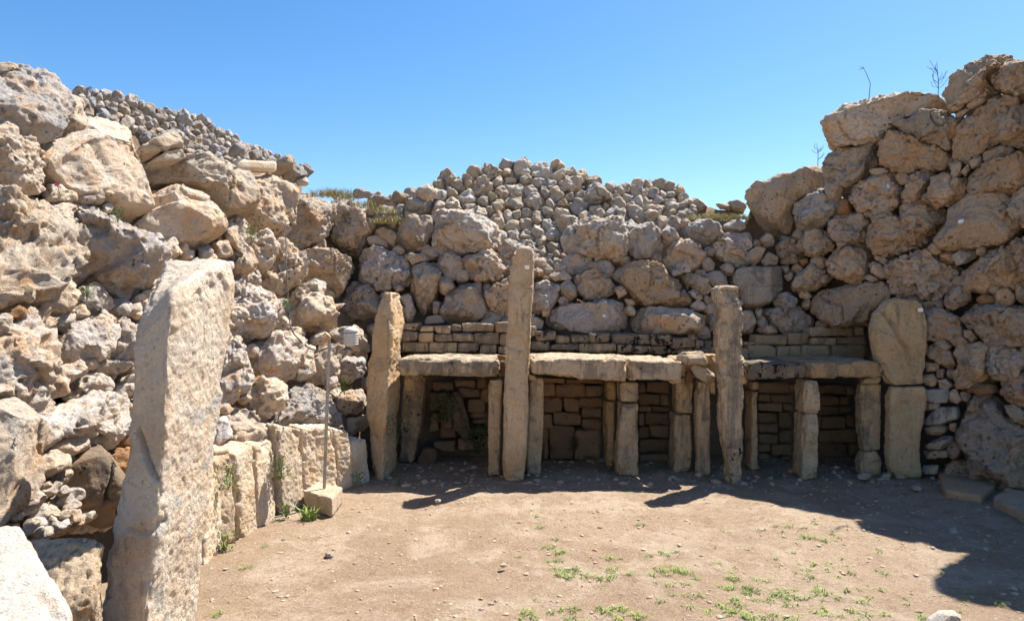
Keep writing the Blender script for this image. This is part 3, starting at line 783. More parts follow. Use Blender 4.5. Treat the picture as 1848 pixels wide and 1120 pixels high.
mort = [((-1.60, 3.14, .675), (-1.60, 3.32, .72), (-1.61, 3.5, .78), (-1.61, 3.8, .90)), ((-1.60, 3.78, 1.18), (-1.6, 3.6, 1.15), (-1.6, 3.45, 1.14)), ((-1.66, 3.14, .40), (-1.67, 3.3, .25), (-1.70, 3.45, .05))]
seam = [(-1.95, 3.17, .70), (-1.83, 3.16, .675), (-1.70, 3.145, .66), (-1.625, 3.13, .66), (-1.625, 3.2, .69)]
tag(block('standing_stone', lo + up[1:], None, 'soft', 502, .028, .0105, .9, .7, .12, (1.16, 1.22, 1.36), -.05, grooves=[(crack, .017, .05), (seam, .018, .015)], mortar=[(mort[0], .035), (mort[1], .025), (mort[2], .03)]), 'tallest cracked megalith standing at the near end of the slab row', 'megalith')
# boulder resting between megalith and wall, pitted block and pale slab in the near corner
def loose(poly, d, label, cat='boulder', name='boulder', **k):
    o = wall_stone(poly, None, 'B', name=name, d=d, **k); return tag(o, label, cat)
loose(V(0, 760, 3.111, (325,300),(400,220),(480,170),(550,150),(610,190),(650,250),(720,350),(715,440),(690,570),(600,610),(520,600),(440,540),(370,430)), 3.95, 'smooth brown boulder in shade beside the tallest cracked megalith', mat='brown', pit=.0, rough=.35, facets=5, tint=(.85, .85, .85), depth_k=.3, face=1., back=.2)
pb = [g4(-.05, (-2.42, 2.85), (-1.88, 3.12), (-2.02, 3.40), (-2.56, 3.13)), g4(.20, (-2.36, 2.9), (-1.885, 3.14), (-2.03, 3.40), (-2.5, 3.16)), [np.array(q) for q in ((-2.30, 2.98, .36), (-1.89, 3.10, .34), (-2.00, 3.36, .60), (-2.48, 3.30, .60))]]
pb = [[np.array((p_[0] * .9, p_[1] * .9, p_[2] if p_[2] < 0 else EYE - (EYE - p_[2]) * .9)) for p_ in r_] for r_ in pb]
tag(block('pitted_block', pb, None, 'soft', 503, .05, .014, 1.3, 1.0, .9, (1.02, .97, .9), .3), 'pitted squared block wedged between tallest megalith and pale corner slab', 'stone block')
ps = [[np.array(q) for q in ((-1.9, 1.45, -.05), (-1.15, 1.90, -.05), (-1.77, 2.47, -.05), (-2.5, 2.10, -.05))],
      [np.array(q) for q in ((-1.95, 1.45, .50), (-1.15, 1.90, .70), (-1.77, 2.47, .92), (-2.5, 2.15, .84))]]
tag(block('pale_slab', ps, None, 'soft', 504, .04, .014, .7, .8, .12, (1.15, 1.25, 1.45), -.3), 'pale smooth slab lying in the near bottom corner', 'stone slab')

# row of upright slabs along the foot of the sunlit wall: (foot near, foot far as photo points; top rows; thickness)
SL = [((362,1020),(398,985),  836, 845, 'narrow rough slab touching the tallest cracked megalith'),
      ((386,990),(431,975),  806, 812, 'second upright slab from the tallest megalith, with grey rounded top'),
      ((432,974),(466,950),  815, 806, 'third upright slab from the tallest megalith, crossed by a thin shadow'),
      ((470,948),(505,926),  803, 798, 'fourth upright slab from the tallest megalith, beside green weeds'),
      ((505,925),(551,905),  772, 778, 'broad upright slab directly left of the weather sensor block'),
      ((548,903),(610,884),  772, 768, 'upright slab with orange hollow behind the weather sensor pole'),
      ((610,884),(643,876),  778, 781, 'ribbed upright slab between sensor pole and smooth last slab'),
      ((641,876),(679,864),  793, 786, 'smooth grey last slab of the row beside the leaning pillar')]
for i, (a, b, t0, t1, lab) in enumerate(SL):
    A_, B_ = P(*a, gd(a[1])), P(*b, gd(b[1])); dirn = (B_ - A_) / np.linalg.norm(B_ - A_); nn = np.array((-dirn[1], dirn[0], 0)) * (.26 if i < 4 else .3)
    za = EYE + (HY - t0) / F * A_[1]; zb = EYE + (HY - t1) / F * B_[1]; dn = np.array((0, 0, -.06)); ln = -nn * .10
    js = random.Random(i * 3 + 1); A_, B_ = A_ + dirn * .012, B_ - dirn * .012; sh_ = nn * js.uniform(-.16, .16); A_, B_ = A_ + sh_, B_ + sh_; za += js.uniform(-.03, .05); zb += js.uniform(-.03, .05)
    lean = np.array((-.05, 0, 0)); rows = [(A_ + dn, B_ + dn, B_ + nn + dn, A_ + nn + dn), (A_ + lean * .5 + (0, 0, za * .55), B_ + lean * .5 + (0, 0, zb * .55), B_ + nn + lean + (0, 0, zb * .55), A_ + nn + lean + (0, 0, za * .55)),
            (A_ + lean + (0, 0, za), B_ + lean + (0, 0, zb), B_ + nn + lean + (0, 0, zb + .03), A_ + nn + lean + (0, 0, za + .03))]
    tag(block('upright_slab', rows, None, 'soft', 520 + i, .03, .013, 1.1, 1.6, .35, (1.14, 1.13, 1.14) if i in (0, 1, 2, 5) else (1.1, 1.12, 1.17), -.05), lab, 'stone slab', 'upright slabs along the sunlit wall')

# leaning pillar at the far end of the row
rows = []
for z, *q in [(-.05, (-1.32, 6.95), (-1.27, 7.55), (-1.42, 7.6), (-1.44, 7.05)), (.5, (-1.29, 6.95), (-1.24, 7.55), (-1.46, 7.6), (-1.49, 7.05)), (.95, (-1.262, 6.95), (-1.21, 7.5), (-1.46, 7.6), (-1.515, 7.05)),
               (1.45, (-1.24, 6.97), (-1.18, 7.45), (-1.40, 7.55), (-1.44, 7.05)), (1.75, (-1.24, 7.0), (-1.17, 7.42), (-1.36, 7.5), (-1.40, 7.08)), (1.90, (-1.25, 7.05), (-1.19, 7.4), (-1.31, 7.45), (-1.35, 7.1))]: rows.append(g4(z, *q))
tag(block('standing_stone', rows, None, 'soft', 540, .04, .014, 1.5, 1.0, .1, (1.02, .93, .80), .1), 'leaning narrow pillar between slab row and first niche, one face sunlit', 'megalith')
# two tall pillars in front of the niches
def gG(x, y): return 680 + x / 3.294, 560 + y / 3.294
t1 = thing('standing_stone', 'tallest pillar standing in front of the niches, pale rounded top', 'megalith', (0, 6.9, 0))
block('block', front_rows([(870,910,944),(800,907.5,951),(772,907.6,952),(712,908,953),(651,912,956),(560,917,960.5),(480,923,964),(458,926,963.5),(445,933,960)], 6.89, .21), t1, 'soft', 541, .045, .012, .9, 1.0, .2, (1.05, 1.0, .92), .10, )
obj('marker_tag', None or mesh_np('marker_tag', np.array([(-.024, -.006, -.018), (.024, -.006, -.018), (.024, -.006, .018), (-.024, -.006, .018), (-.024, .006, -.018), (.024, .006, -.018), (.024, .006, .018), (-.024, .006, .018)], float), np.array([(0,1,2,3),(5,4,7,6),(1,5,6,2),(4,0,3,7),(3,2,6,7),(4,5,1,0)]), False), M['tag'], t1, P(951, 482, 6.865))
TAGMESH = bpy.data.meshes['marker_tag']
tag(block('standing_stone', front_rows([(876,1308,1339),(820,1298,1343),(772,1294,1342.5),(706,1291,1342),(633,1288.5,1339),(560,1289,1338),(525,1286,1337),(517,1288,1336)], 6.75, .20), None, 'soft', 542, .03, .012, 1.6, 1.4, .35, (1.0, .95, .88), .42), 'shorter flat-topped pillar with dark weathered head, right of the tilted stones', 'megalith')
# broad cracked stone closing the niches on the right
r1 = thing('standing_stone', 'broad two-piece upright stone with diagonal crack, beside the last niche', 'megalith', (3.9, 7, 0))
lx = lambda x: 1440 + x / 3.294
block('block', front_rows([(865,lx(530),lx(745)),(840,lx(500),lx(745)),(800,lx(502),lx(735)),(760,lx(508),lx(752)),(720,lx(508),lx(778)),(697,lx(510),lx(772))], 6.98, .15), r1, 'soft', 543, .04, .015, 1.4, 1.0, 0, (.93, .84, .70), .05)
crk = [P(1588, 553, 7.0), P(1601, 572, 7.0), P(1614, 592, 7.0), P(1626, 615, 7.0), P(1640, 632, 7.0), P(1643, 655, 7.0)]
ub = block('block', front_rows([(696,lx(505),lx(768)),(650,lx(440),lx(770)),(620,lx(418),lx(770)),(590,lx(412),lx(770)),(567,lx(435),lx(768)),(549,lx(480),lx(750)),(540,lx(510),lx(730))], 7.0, .15), r1, 'soft', 544, .05, .015, 1.3, .8, 0, (.93, .85, .72), .12, grooves=[(crk, .034, .05)])
obj('marker_tag', TAGMESH, None, r1, P(1661, 559, 6.97))

# ------------------------------------------------------------------ niches: pillars, lintels, squared back walls
NA = thing('niche', 'dark first niche with one wide lintel, left of the tallest pillar', 'stone niche', (-.6, 7.4, 0))
NB = thing('niche', 'middle niche of two openings between the two tall pillars', 'stone niche', (1.1, 7.4, 0))
NC = thing('niche', 'last niche of two openings beside the broad cracked stone', 'stone niche', (3.0, 7.4, 0))
def hx(x): return 1100 + x / 3.294
def hy(y): return 560 + y / 3.294
def gx_(x): return 680 + x / 3.294
def pil(par, fx, parts, d, th, tint=(1.0, .94, .84), **k):
    """a pillar of one or more stones; parts: lists of (row, left, right) bottom to top in the close-up's units"""
    c = P(fx(sum(q[1] + q[2] for q in parts[0][:1]) / 2), hy(parts[0][0][0]), d)
    if len(parts) == 1:
        block('pillar', front_rows([(hy(y), fx(a), fx(b)) for y, a, b in parts[0]], d, th), par, 'soft', None, .022, .013, 1.4, 1.6, .22, tint, k.get('lichen', .24)); return
    e = bpy.data.objects.new('pillar', None); COL.objects.link(e); e.parent = par; e.location = c - np.array(par.location)
    for q in parts: block('block', front_rows([(hy(y), fx(a), fx(b)) for y, a, b in q], d, th), e, 'soft', None, .022, .013, 1.4, 1.6, .22, tint, k.get('lichen', .24))
pil(NA, gx_, [[(975, 118, 240), (908, 120, 238)], [(904, 132, 240), (700, 140, 285), (500, 152, 300), (386, 168, 312)]], 7.66, .35, (.78, .70, .60), lichen=.5)
pil(NA, gx_, [[(985, 660, 735), (700, 658, 742), (430, 662, 750), (410, 672, 746)]], 7.1, .22)
pil(NA, gx_, [[(975, 890, 974), (700, 895, 985), (560, 905, 990), (430, 910, 992), (405, 920, 985)]], 7.17, .22)
pil(NB, gx_, [[(930, 1345, 1412), (540, 1342, 1418)], [(535, 1348, 1424), (425, 1348, 1424)]], 7.56, .3, (.9, .76, .52))
pil(NB, gx_, [[(985, 1408, 1556), (700, 1418, 1557), (552, 1430, 1555)], [(540, 1430, 1562), (428, 1425, 1556)]], 7.1, .27, (.82, .75, .66), lichen=.25)
pil(NB, hx, [[(965, 345, 492), (780, 350, 492), (617, 352, 492)], [(612, 368, 495), (428, 370, 497)]], 7.25, .27, (.84, .76, .64), lichen=.28)
pil(NB, hx, [[(980, 498, 600), (700, 495, 605), (424, 494, 600)]], 7.15, .22)
pil(NC, hx, [[(1010, 805, 888), (952, 803, 885)], [(948, 800, 884), (700, 802, 886), (480, 800, 887)], [(474, 803, 893), (424, 806, 892)]], 7.28, .22, (.9, .8, .66))
pil(NC, hx, [[(1005, 1080, 1248), (800, 1085, 1244), (618, 1098, 1240)], [(611, 1095, 1256), (520, 1095, 1256), (420, 1105, 1243)]], 6.94, .27)
pil(NC, hx, [[(985, 1455, 1618), (900, 1448, 1624), (838, 1470, 1600)], [(834, 1475, 1615), (700, 1455, 1622), (440, 1450, 1620)]], 7.14, .14, (.92, .80, .64))
# lintels are deep slabs: their sunlit upper side is the shelf of the niche
def lintel(par, xl, xr, top, bot, d, th, tint, lichen, sag=0., seed=None):
    (tl, tr), (bl, br) = top, bot
    z = lambda py: EYE + (HY - py) / F * d
    def row(l, r, a, b, dz=0): return [P(l, a, d), P(r, b, d), P(r, b, d) + np.array((0, th, dz)), P(l, a, d) + np.array((0, th, dz))]
    block('lintel', [row(xl + 3, xr - 3, bl, br), row(xl, xr, bl * .5 + tl * .5, br * .5 + tr * .5), row(xl + 2, xr - 2, tl, tr)], par, 'soft', seed, .03, .014, 1.1, 1.4, .15, tint, lichen)
lintel(NA, 720, 901, (647, 650), (675.5, 681), 6.93, 1.05, (1., .97, .92), .45, seed=601)
lintel(NB, 957, 1132.5, (646, 648), (676, 689), 6.93, 1.1, (1.02, .98, .93), .35, seed=602)
lintel(NB, 1134, 1234, (649, 652), (687, 686), 6.95, 1.0, (1.02, .98, .93), .3, seed=603)
lintel(NC, 1346.5, 1457, (656, 655), (686, 683), 6.93, 1.05, (.95, .84, .72), .72, seed=604)
lintel(NC, 1459, 1598, (653, 652), (684, 679), 6.95, 1.05, (.84, .70, .55), .25, seed=605)
# flat stones added behind the two tall pillars to block sun through gaps
for par_, x0, x1, tn in ((NA, 899, 959, (.8, .7, .58)), (NB, 1233, 1292, (.85, .75, .62)), (NB, 1290, 1349, (.85, .75, .62))):
    a0, a1, b0_, b1_ = P(x0, 680, 7.16), P(x1, 680, 7.16), P(x0, 650, 7.16), P(x1, 650, 7.16); bk_ = np.array((0, .85, 0))
    block('gap_filler_stone', [(a0, a1, a1 + bk_, a0 + bk_), (b0_, b1_, b1_ + bk_, b0_ + bk_)], par_, 'soft', None, .03, .025, 1.0, 1.2, 0, tn, .1)
# stones packed on and between lintels
def wedge(par, px_poly, d, tint=(.95, .88, .76), depth_k=.6, mat='soft'):
    o = wall_stone(px_poly, par, 'B', name='wedge_stone', d=d, mat=mat, pit=0, rough=.6, tint=tint, face=1., kk=4, facets=6, depth_k=depth_k, back=.4); return o
def H(*p): return [(hx(a), hy(b)) for a, b in p]
def Gp(*p): return [(gx_(a), hy(b)) for a, b in p]
wedge(NB, H((392,275),(440,250),(550,245),(572,290),(575,330),(500,315),(440,325)), 7.0, (1.1, 1.02, .9))
wedge(NB, H((483,345),(520,305),(570,335),(620,385),(610,425),(570,428),(520,395)), 6.98)
wedge(NB, H((560,258),(628,262),(628,318),(575,320)), 7.1)
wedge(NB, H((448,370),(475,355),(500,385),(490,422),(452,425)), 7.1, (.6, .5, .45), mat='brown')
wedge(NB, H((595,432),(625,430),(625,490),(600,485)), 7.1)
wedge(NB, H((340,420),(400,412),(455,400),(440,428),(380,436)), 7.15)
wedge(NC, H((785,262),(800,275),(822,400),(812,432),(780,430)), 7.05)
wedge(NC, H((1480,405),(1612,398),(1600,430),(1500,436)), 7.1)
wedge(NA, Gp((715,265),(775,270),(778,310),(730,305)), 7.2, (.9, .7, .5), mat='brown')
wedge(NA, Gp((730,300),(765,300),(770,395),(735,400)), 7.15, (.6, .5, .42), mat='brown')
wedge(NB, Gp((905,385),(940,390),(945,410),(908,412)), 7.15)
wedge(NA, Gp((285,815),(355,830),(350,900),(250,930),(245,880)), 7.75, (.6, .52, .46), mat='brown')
def bricks(par, fx, rects, d, th, mat, tint, lichen=0., wob=4.0, seed=1, name='brick', sp=.03):
    rr = random.Random(seed)
    for x0, y0, x1, y1 in rects:
        j = lambda: rr.uniform(-wob, wob); dd = d + rr.uniform(-.025, .035); m = .3
        rows = [[P(fx(x0 + m + j()), hy(y1 - m + j()), dd), P(fx(x1 - m + j()), hy(y1 - m + j()), dd + rr.uniform(-.015, .015))], [P(fx(x0 + m + j()), hy(y0 + m + j()), dd), P(fx(x1 - m + j()), hy(y0 + m + j()), dd)]]
        bk = np.array((0, th, 0)); t = rr.uniform(.74, 1.15)
        block(name, [(a, b, b + bk, a + bk) for a, b in rows], par, mat, None, .011, sp, 1.2, 1.6, 0, tuple(q * t for q in tint), max(0, lichen + rr.uniform(-.2, .15)))
def bw(par):
    e = bpy.data.objects.new('back_wall', None); COL.objects.link(e); e.parent = par; e.location = (0, .5, 0); return e
BA, BB, BC = bw(NA), bw(NB), bw(NC)
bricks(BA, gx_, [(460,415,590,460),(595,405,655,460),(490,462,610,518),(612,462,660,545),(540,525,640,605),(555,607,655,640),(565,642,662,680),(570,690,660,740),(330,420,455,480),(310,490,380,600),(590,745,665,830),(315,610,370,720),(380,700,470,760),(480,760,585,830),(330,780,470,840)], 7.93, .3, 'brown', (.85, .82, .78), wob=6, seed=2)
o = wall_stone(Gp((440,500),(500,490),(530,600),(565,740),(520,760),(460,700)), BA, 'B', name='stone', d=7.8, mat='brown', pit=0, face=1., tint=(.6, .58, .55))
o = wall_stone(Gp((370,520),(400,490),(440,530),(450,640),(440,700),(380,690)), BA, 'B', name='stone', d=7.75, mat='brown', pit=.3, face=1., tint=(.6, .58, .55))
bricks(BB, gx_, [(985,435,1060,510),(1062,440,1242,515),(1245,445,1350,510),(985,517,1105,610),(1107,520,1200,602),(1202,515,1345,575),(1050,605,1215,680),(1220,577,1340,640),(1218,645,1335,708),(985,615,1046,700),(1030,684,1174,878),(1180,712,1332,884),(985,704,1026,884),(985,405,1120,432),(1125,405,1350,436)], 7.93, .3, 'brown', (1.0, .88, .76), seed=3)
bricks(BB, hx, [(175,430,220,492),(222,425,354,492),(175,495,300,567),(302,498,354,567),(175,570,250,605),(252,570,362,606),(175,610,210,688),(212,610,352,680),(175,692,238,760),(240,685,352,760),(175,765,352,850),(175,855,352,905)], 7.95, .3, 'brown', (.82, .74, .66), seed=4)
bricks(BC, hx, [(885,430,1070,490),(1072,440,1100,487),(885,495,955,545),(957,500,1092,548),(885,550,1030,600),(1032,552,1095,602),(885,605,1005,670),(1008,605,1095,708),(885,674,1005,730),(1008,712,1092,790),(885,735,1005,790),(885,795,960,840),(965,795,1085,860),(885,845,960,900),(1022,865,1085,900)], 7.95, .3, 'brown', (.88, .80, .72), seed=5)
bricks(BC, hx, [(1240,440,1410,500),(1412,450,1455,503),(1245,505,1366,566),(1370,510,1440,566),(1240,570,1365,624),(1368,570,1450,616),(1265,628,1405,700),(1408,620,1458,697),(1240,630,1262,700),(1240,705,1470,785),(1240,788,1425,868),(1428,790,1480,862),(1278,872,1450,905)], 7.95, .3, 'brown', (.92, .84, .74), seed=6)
# squared courses on the shelf
CA = thing('block_wall', 'low wall of squared blocks on the shelf left of the tallest pillar', 'block wall', (-.7, 8.1, 1.2))
CB = thing('block_wall', 'low black-stained block wall on the shelf between the two tall pillars', 'block wall', (1.2, 8.1, 1.2))
CC = thing('block_wall', 'low clean block wall on the shelf beside the broad cracked stone', 'block wall', (3.2, 8.1, 1.2))
bricks(CA, gx_, [(150,75,250,120),(255,90,336,130),(340,92,440,135),(443,85,502,122),(505,75,700,128),(704,70,790,132),(150,124,243,182),(246,133,336,188),(339,138,447,184),(450,130,573,184),(576,133,728,200),(731,136,790,207),(150,187,307,245),(315,190,475,250),(478,188,606,252),(610,204,715,258),(718,211,790,260)], 8.05, .28, 'soft', (1.0, .95, .88), .42, seed=12, name='block', sp=.022)
bricks(CB, gx_, [(900,98,945,150),(948,122,1060,178),(1063,150,1150,195),(1154,145,1262,195),(1265,135,1390,192),(1393,137,1547,203),(1550,140,1630,205),(900,185,1030,240),(1035,198,1200,240),(1205,197,1425,250),(1430,205,1520,255),(1524,213,1630,258)], 8.05, .28, 'soft', (.98, .93, .84), .68, seed=13, name='block', sp=.022)
bricks(CB, hx, [(250-3,143,370,207),(374,160,512,222),(515,175,562,225),(565,180,640,240),(248,210,342,262),(345,225,500,265),(503,228,640,265)], 8.05, .28, 'soft', (.95, .9, .82), .82, seed=14, name='block', sp=.022)
bricks(CC, hx, [(875,145,1058,203),(1062,137,1192,203),(1196,97,1335,156),(1338,95,1449,155),(1453,88,1527,150),(1198,160,1353,205),(1357,153,1535,203),(830,208,995,292),(999,210,1141,292),(1145,208,1327,292),(1331,208,1542,292),(770,220,827,292),(800,188,870,206)], 8.05, .28, 'soft', (.86, .78, .67), .1, seed=15, name='block', sp=.022)
# markers glued to boulders
def marker(px, py, d=None):
    best = min(BOUL, key=lambda k: math.hypot(k[0] - px, k[1] - py)); o = BOUL[best]
    dp, deps = None, bpy.context.evaluated_depsgraph_get(); deps.update()
    from mathutils import Vector
    r = Vector(((px - CX) / F, 1, (HY - py) / F)); inv = o.matrix_world.inverted()
    ok, loc, nr, _ = o.ray_cast(inv @ Vector((0, 0, EYE)), r.normalized())
    if not ok: return
    wl, wn = o.matrix_world @ loc, nr
    t = obj('marker_tag', TAGMESH, None, o, tuple(wl + wn * .008)); t.rotation_euler = (-wn).to_track_quat('Y', 'Z').to_euler()
for q in [(1701,283),(1775,287),(1604,337),(1735,400),(1090,570),(840,399)]: marker(*q)

# ------------------------------------------------------------------ kerb stones and loose stones
def kerb(a, b, c, d_, h, lab, tint):
    q = [P(*p, gd(p[1])) for p in (a, b, c, d_)]; rows = [[p + (0, 0, -.05) for p in q], [p + (0, 0, h) for p in q]]
    tag(block('kerb_stone', rows, None, 'brown', None, .03, .02, .9, .8, 0, tint, 0), lab, 'kerb stone')
kerb((1705,893),(1772,905),(1798,880),(1690,850), .05, 'long reddish kerb stone lying before the giant pitted boulder', (1.75, 1.5, 1.3))
kerb((1790,910),(1900,960),(1940,920),(1815,890), .06, 'grey kerb stone lying at the right edge of the court', (1.6, 1.6, 1.5))
rg = random.Random(21)
for (px, py, r, lab, tn) in [(909,1022,6,'small reddish white pebble alone near the middle of the floor', (1.3,1.2,1.1)), (594,1003,6,'small flat white stone lying below the weather sensor', (1.3,1.25,1.2)), (1718,960,7,'white stone lying alone in the wide shadow', (1.2,1.2,1.2)),
        (1598,861,9,'flat white chip at the foot of the broad cracked stone', (1.25,1.2,1.15)), (1560,863,12,'flat grey chip near the base of the last niche', (1.1,1.05,1.0)), (1655,884,9,'pale chip in front of the long reddish kerb', (1.1,1.05,1.)), (790,905,5,'pale pebble at the edge of the tall pillar shadow', (1.2,1.15,1.1)), (1700,1130,26,'flat pale stone half sunk at the bottom edge', (1.5,1.45,1.35))]:
    o = wall_stone(lump(px, py - r * .3, r, rg, .5), None, 'B', name='loose_stone', d=gd(py), mat='rubble', pit=0, rough=.6, tint=tn, face=1., depth_k=.7, back=.2); tag(o, lab, 'stone')

# ------------------------------------------------------------------ weather sensor
def cyl(rings, n=20):
    v = [(r * math.cos(a * 2 * math.pi / n), r * math.sin(a * 2 * math.pi / n), z) for r, z in rings for a in range(n)]
    f = [(k * n + a, k * n + (a + 1) % n, (k + 1) * n + (a + 1) % n, (k + 1) * n + a) for k in range(len(rings) - 1) for a in range(n)]
    return np.array(v), np.array(f)
def tube(pts, r, n=6):
    pts = [np.array(p, float) for p in pts]; v = []; f = []
    for i, p in enumerate(pts):
        t = pts[min(i + 1, len(pts) - 1)] - pts[max(i - 1, 0)]; t /= np.linalg.norm(t); a = np.cross(t, (0.3, .2, 1) if abs(t[2]) < .9 else (1, 0, 0)); a /= np.linalg.norm(a); b = np.cross(t, a)
        rr = r[i] if isinstance(r, (list, tuple)) else r
        for k in range(n): v.append(p + rr * (a * math.cos(k * 2 * math.pi / n) + b * math.sin(k * 2 * math.pi / n)))
    for i in range(len(pts) - 1):
        for k in range(n): f.append((i * n + k, i * n + (k + 1) % n, (i + 1) * n + (k + 1) % n, (i + 1) * n + k))
    return np.array(v), np.array(f)
ws = thing('weather_sensor', 'weather sensor on a thin metal pole in a concrete block', 'weather sensor', (-1.65, 6, 0))
q4 = [(-1.50, 5.68), (-1.50, 6.06), (-1.80, 6.30), (-1.83, 5.95)]
block('base', [g4(-.02, *q4), g4(.135, *q4)], ws, 'soft', 700, .014, .015, .6, 1.0, .1, (1.0, 1.0, 1.0), .05)
v, f = tube([(0, 0, .14), (.045, 0, 1.43)], .014, 10); obj('pole', mesh_np('pole', v, f), M['metal'], ws, (-1.65, 6.0, 0))
v, f = tube([(0, 0, 0), (.09, .0, .035), (.15, 0, .03), (.195, 0, .045)], .006, 6); obj('arm', mesh_np('arm', v, f), M['metal'], ws, (-1.605, 6.0, 1.385))
sh = bpy.data.objects.new('radiation_shield', None); COL.objects.link(sh); sh.parent = ws; sh.location = (.235, 0, 1.40)
v, f = cyl([(.035, -.012), (.064, -.010), (.066, .0), (.058, .014), (.05, .016)]); pm = mesh_np('louvre_plate', v, f)
for k in range(5): obj('louvre_plate', pm, M['plastic'], sh, (-1.415, 6.0, 1.405 + k * .021))
v, f = cyl([(.055, .0), (.065, .002), (.066, .01), (.055, .03), (.03, .042), (.0005, .046)]); obj('cap', mesh_np('cap', v, f), M['plastic'], sh, (-1.415, 6.0, 1.508))
v, f = cyl([(.0005, -.02), (.05, -.02), (.05, .0), (.035, .12)]); obj('sensor_body', mesh_np('sensor_body', v, f), M['metal'], sh, (-1.415, 6.0, 1.40))
cb = []
for px, py in [(515,400),(516,440),(517,480),(519,520),(521,560),(524,590),(531,603),(543,616),(556,627),(575,631),(592,632)]: cb.append(hit(px, py)[0] * (1, 1, 1))
cb = [np.array((c[0], c[1], c[2])) * (1 - .035) + np.array((0, 0, EYE)) * .035 for c in cb]; cb[-1] = np.array((-1.61, 6.0, 1.37)); cb[-2] = (cb[-1] + cb[-3]) / 2 + (0, 0, -.03)
v, f = tube(cb, .006, 5); tag(obj('cable', mesh_np('cable', v, f), M['wire']), 'thin black cable running down the boulders to the weather sensor', 'cable')
# white slab on the wall
c = hit(465, 300)[0]; dv = hit(500, 298)[0] - hit(428, 294)[0]; ln = .42; ux = np.array((dv[0], dv[1], 0)); ux /= np.linalg.norm(ux); nx = np.array((ux[1], -ux[0], 0)); s_ = c[1] / F
b0 = [P(427, 306, c[1] * .97), P(500, 310, c[1] * 1.03)]; t0 = [P(426, 287, c[1] * .97), P(501, 291, c[1] * 1.03)]; bk = np.array((-.10, .12, 0))
tag(block('white_slab', [(b0[0], b0[1], b0[1] + bk, b0[0] + bk), (t0[0], t0[1], t0[1] + bk, t0[0] + bk)], None, 'soft', 710, .03, .02, .3, .5, 0, (1.35, 1.42, 1.5), 0), 'smooth white slab lying on top of the sunlit boulder wall', 'stone slab')

# ------------------------------------------------------------------ plants
def blades(spots, seed, hgt, n, spread, mat, name, lean=.6, wid=.004):
    rg = random.Random(seed); V_ = []; F_ = []
    for (x, y, z, s) in spots:
        for _ in range(max(3, int(n * s))):
            a = rg.uniform(0, 6.28); r = spread * s * math.sqrt(rg.random()); bx, by = x + r * math.cos(a), y + r * math.sin(a); h = hgt * rg.uniform(.45, 1.1) * (.6 + .4 * s); b = rg.uniform(0, 6.28); L = h * rg.uniform(.2, 1) * lean
            wv = wid * rg.uniform(.7, 1.4); px, py = -math.sin(b) * wv, math.cos(b) * wv; i = len(V_)
            V_ += [(bx - px, by - py, z), (bx + px, by + py, z), (bx + px * .8 + L * .35 * math.cos(b), by + py * .8 + L * .35 * math.sin(b), z + h * .6), (bx - px * .8 + L * .35 * math.cos(b), by - py * .8 + L * .35 * math.sin(b), z + h * .6), (bx + L * math.cos(b) + px * .15, by + L * math.sin(b) + py * .15, z + h * (1 - .15 * lean)), (bx + L * math.cos(b) - px * .15, by + L * math.sin(b) - py * .15, z + h * (1 - .15 * lean))]
            F_ += [(i, i + 1, i + 2, i + 3), (i + 3, i + 2, i + 4, i + 5)]
    return obj(name, mesh_np(name, np.array(V_), np.array(F_), False), M[mat])
def gspot(px, py, s):
    p = P(px, py, gd(py)); return (p[0], p[1], float(ground_z(np.array([p[0]]), np.array([p[1]]))[0]) - .004, s)
k2 = 3.554; GS = []
for x, y, s in [(480,385,.8),(575,460,.6),(520,500,.7),(545,505,.6),(600,540,1),(625,540,.7),(590,595,.9),(530,600,.4),(580,650,1),(615,680,1),(690,655,1.2),(660,685,1),(760,675,.9),(700,640,.6),(930,570,.9),(985,575,.5),(940,650,1.1),(925,690,1.1),(870,695,.8),(1050,685,.6),(1125,365,1),(1290,540,.9),(1245,530,.5),(1360,530,.5),(1180,560,.7),(1235,645,.8),(1340,640,1.4),(1365,660,1),(1420,665,1),(1195,685,.8),(1270,665,.7),(1300,690,.4),(1715,700,1),(1480,705,.5),(1300,755,.7),(1445,745,.5),(1340,810,.5),(1490,820,.6),(1415,820,.4),(1700,765,.8),(1815,765,1),(1805,800,.8),(1725,850,.6),(405,915,1.1),(450,945,.5),(545,905,.6),(615,890,.5),(665,945,.8),(700,890,.8),(760,985,.7),(860,900,.8),(915,920,.9),(965,895,.8),(1020,895,.8),(990,945,.7),(1115,940,.9),(1080,935,.6),(1560,920,.6),(1450,900,.5),(1640,885,.8),(1710,920,.9),(1770,890,.6),(1815,955,.9),(30,985,.7),(355,955,.4),(640,385,.3),(355,575,.4),(460,305,.5),(1250,850,.4)]:
    GS.append(gspot(840 + x / k2, 840 + y / k2, s))
k3 = 3.372
for x, y, s in [(420,370,.7),(335,370,.5),(570,350,.7),(515,380,.5),(510,430,.9),(555,440,.9),(640,450,.8),(685,405,.5),(450,515,.5),(570,580,.7),(545,655,.8),(540,620,.5),(715,660,.5),(795,640,.6),(1000,640,.6),(75,670,.7),(285,685,.6),(60,735,.6),(170,725,.8),(225,740,.7),(160,765,.5),(385,755,1.5),(350,765,.9),(465,770,.8),(575,740,.6),(625,755,1.2),(525,770,.6),(300,800,.9),(215,800,.6),(85,820,.5),(420,815,.7),(715,795,.6),(860,815,.8),(765,745,.5),(980,740,.6),(810,870,.8),(900,890,.7),(1015,890,.7),(1240,910,.8),(630,850,.5),(655,880,.6),(565,860,.5),(715,890,.5),(430,930,1.3),(310,895,.8),(265,915,.6),(170,910,.8),(65,875,1),(150,880,.7),(860,930,.6),(1430,880,.5),(1470,800,.5),(1690,830,.7),(1520,760,.4)]:
    GS.append(gspot(1300 + x / k3, 840 + y / k3, s))
rg = random.Random(31)
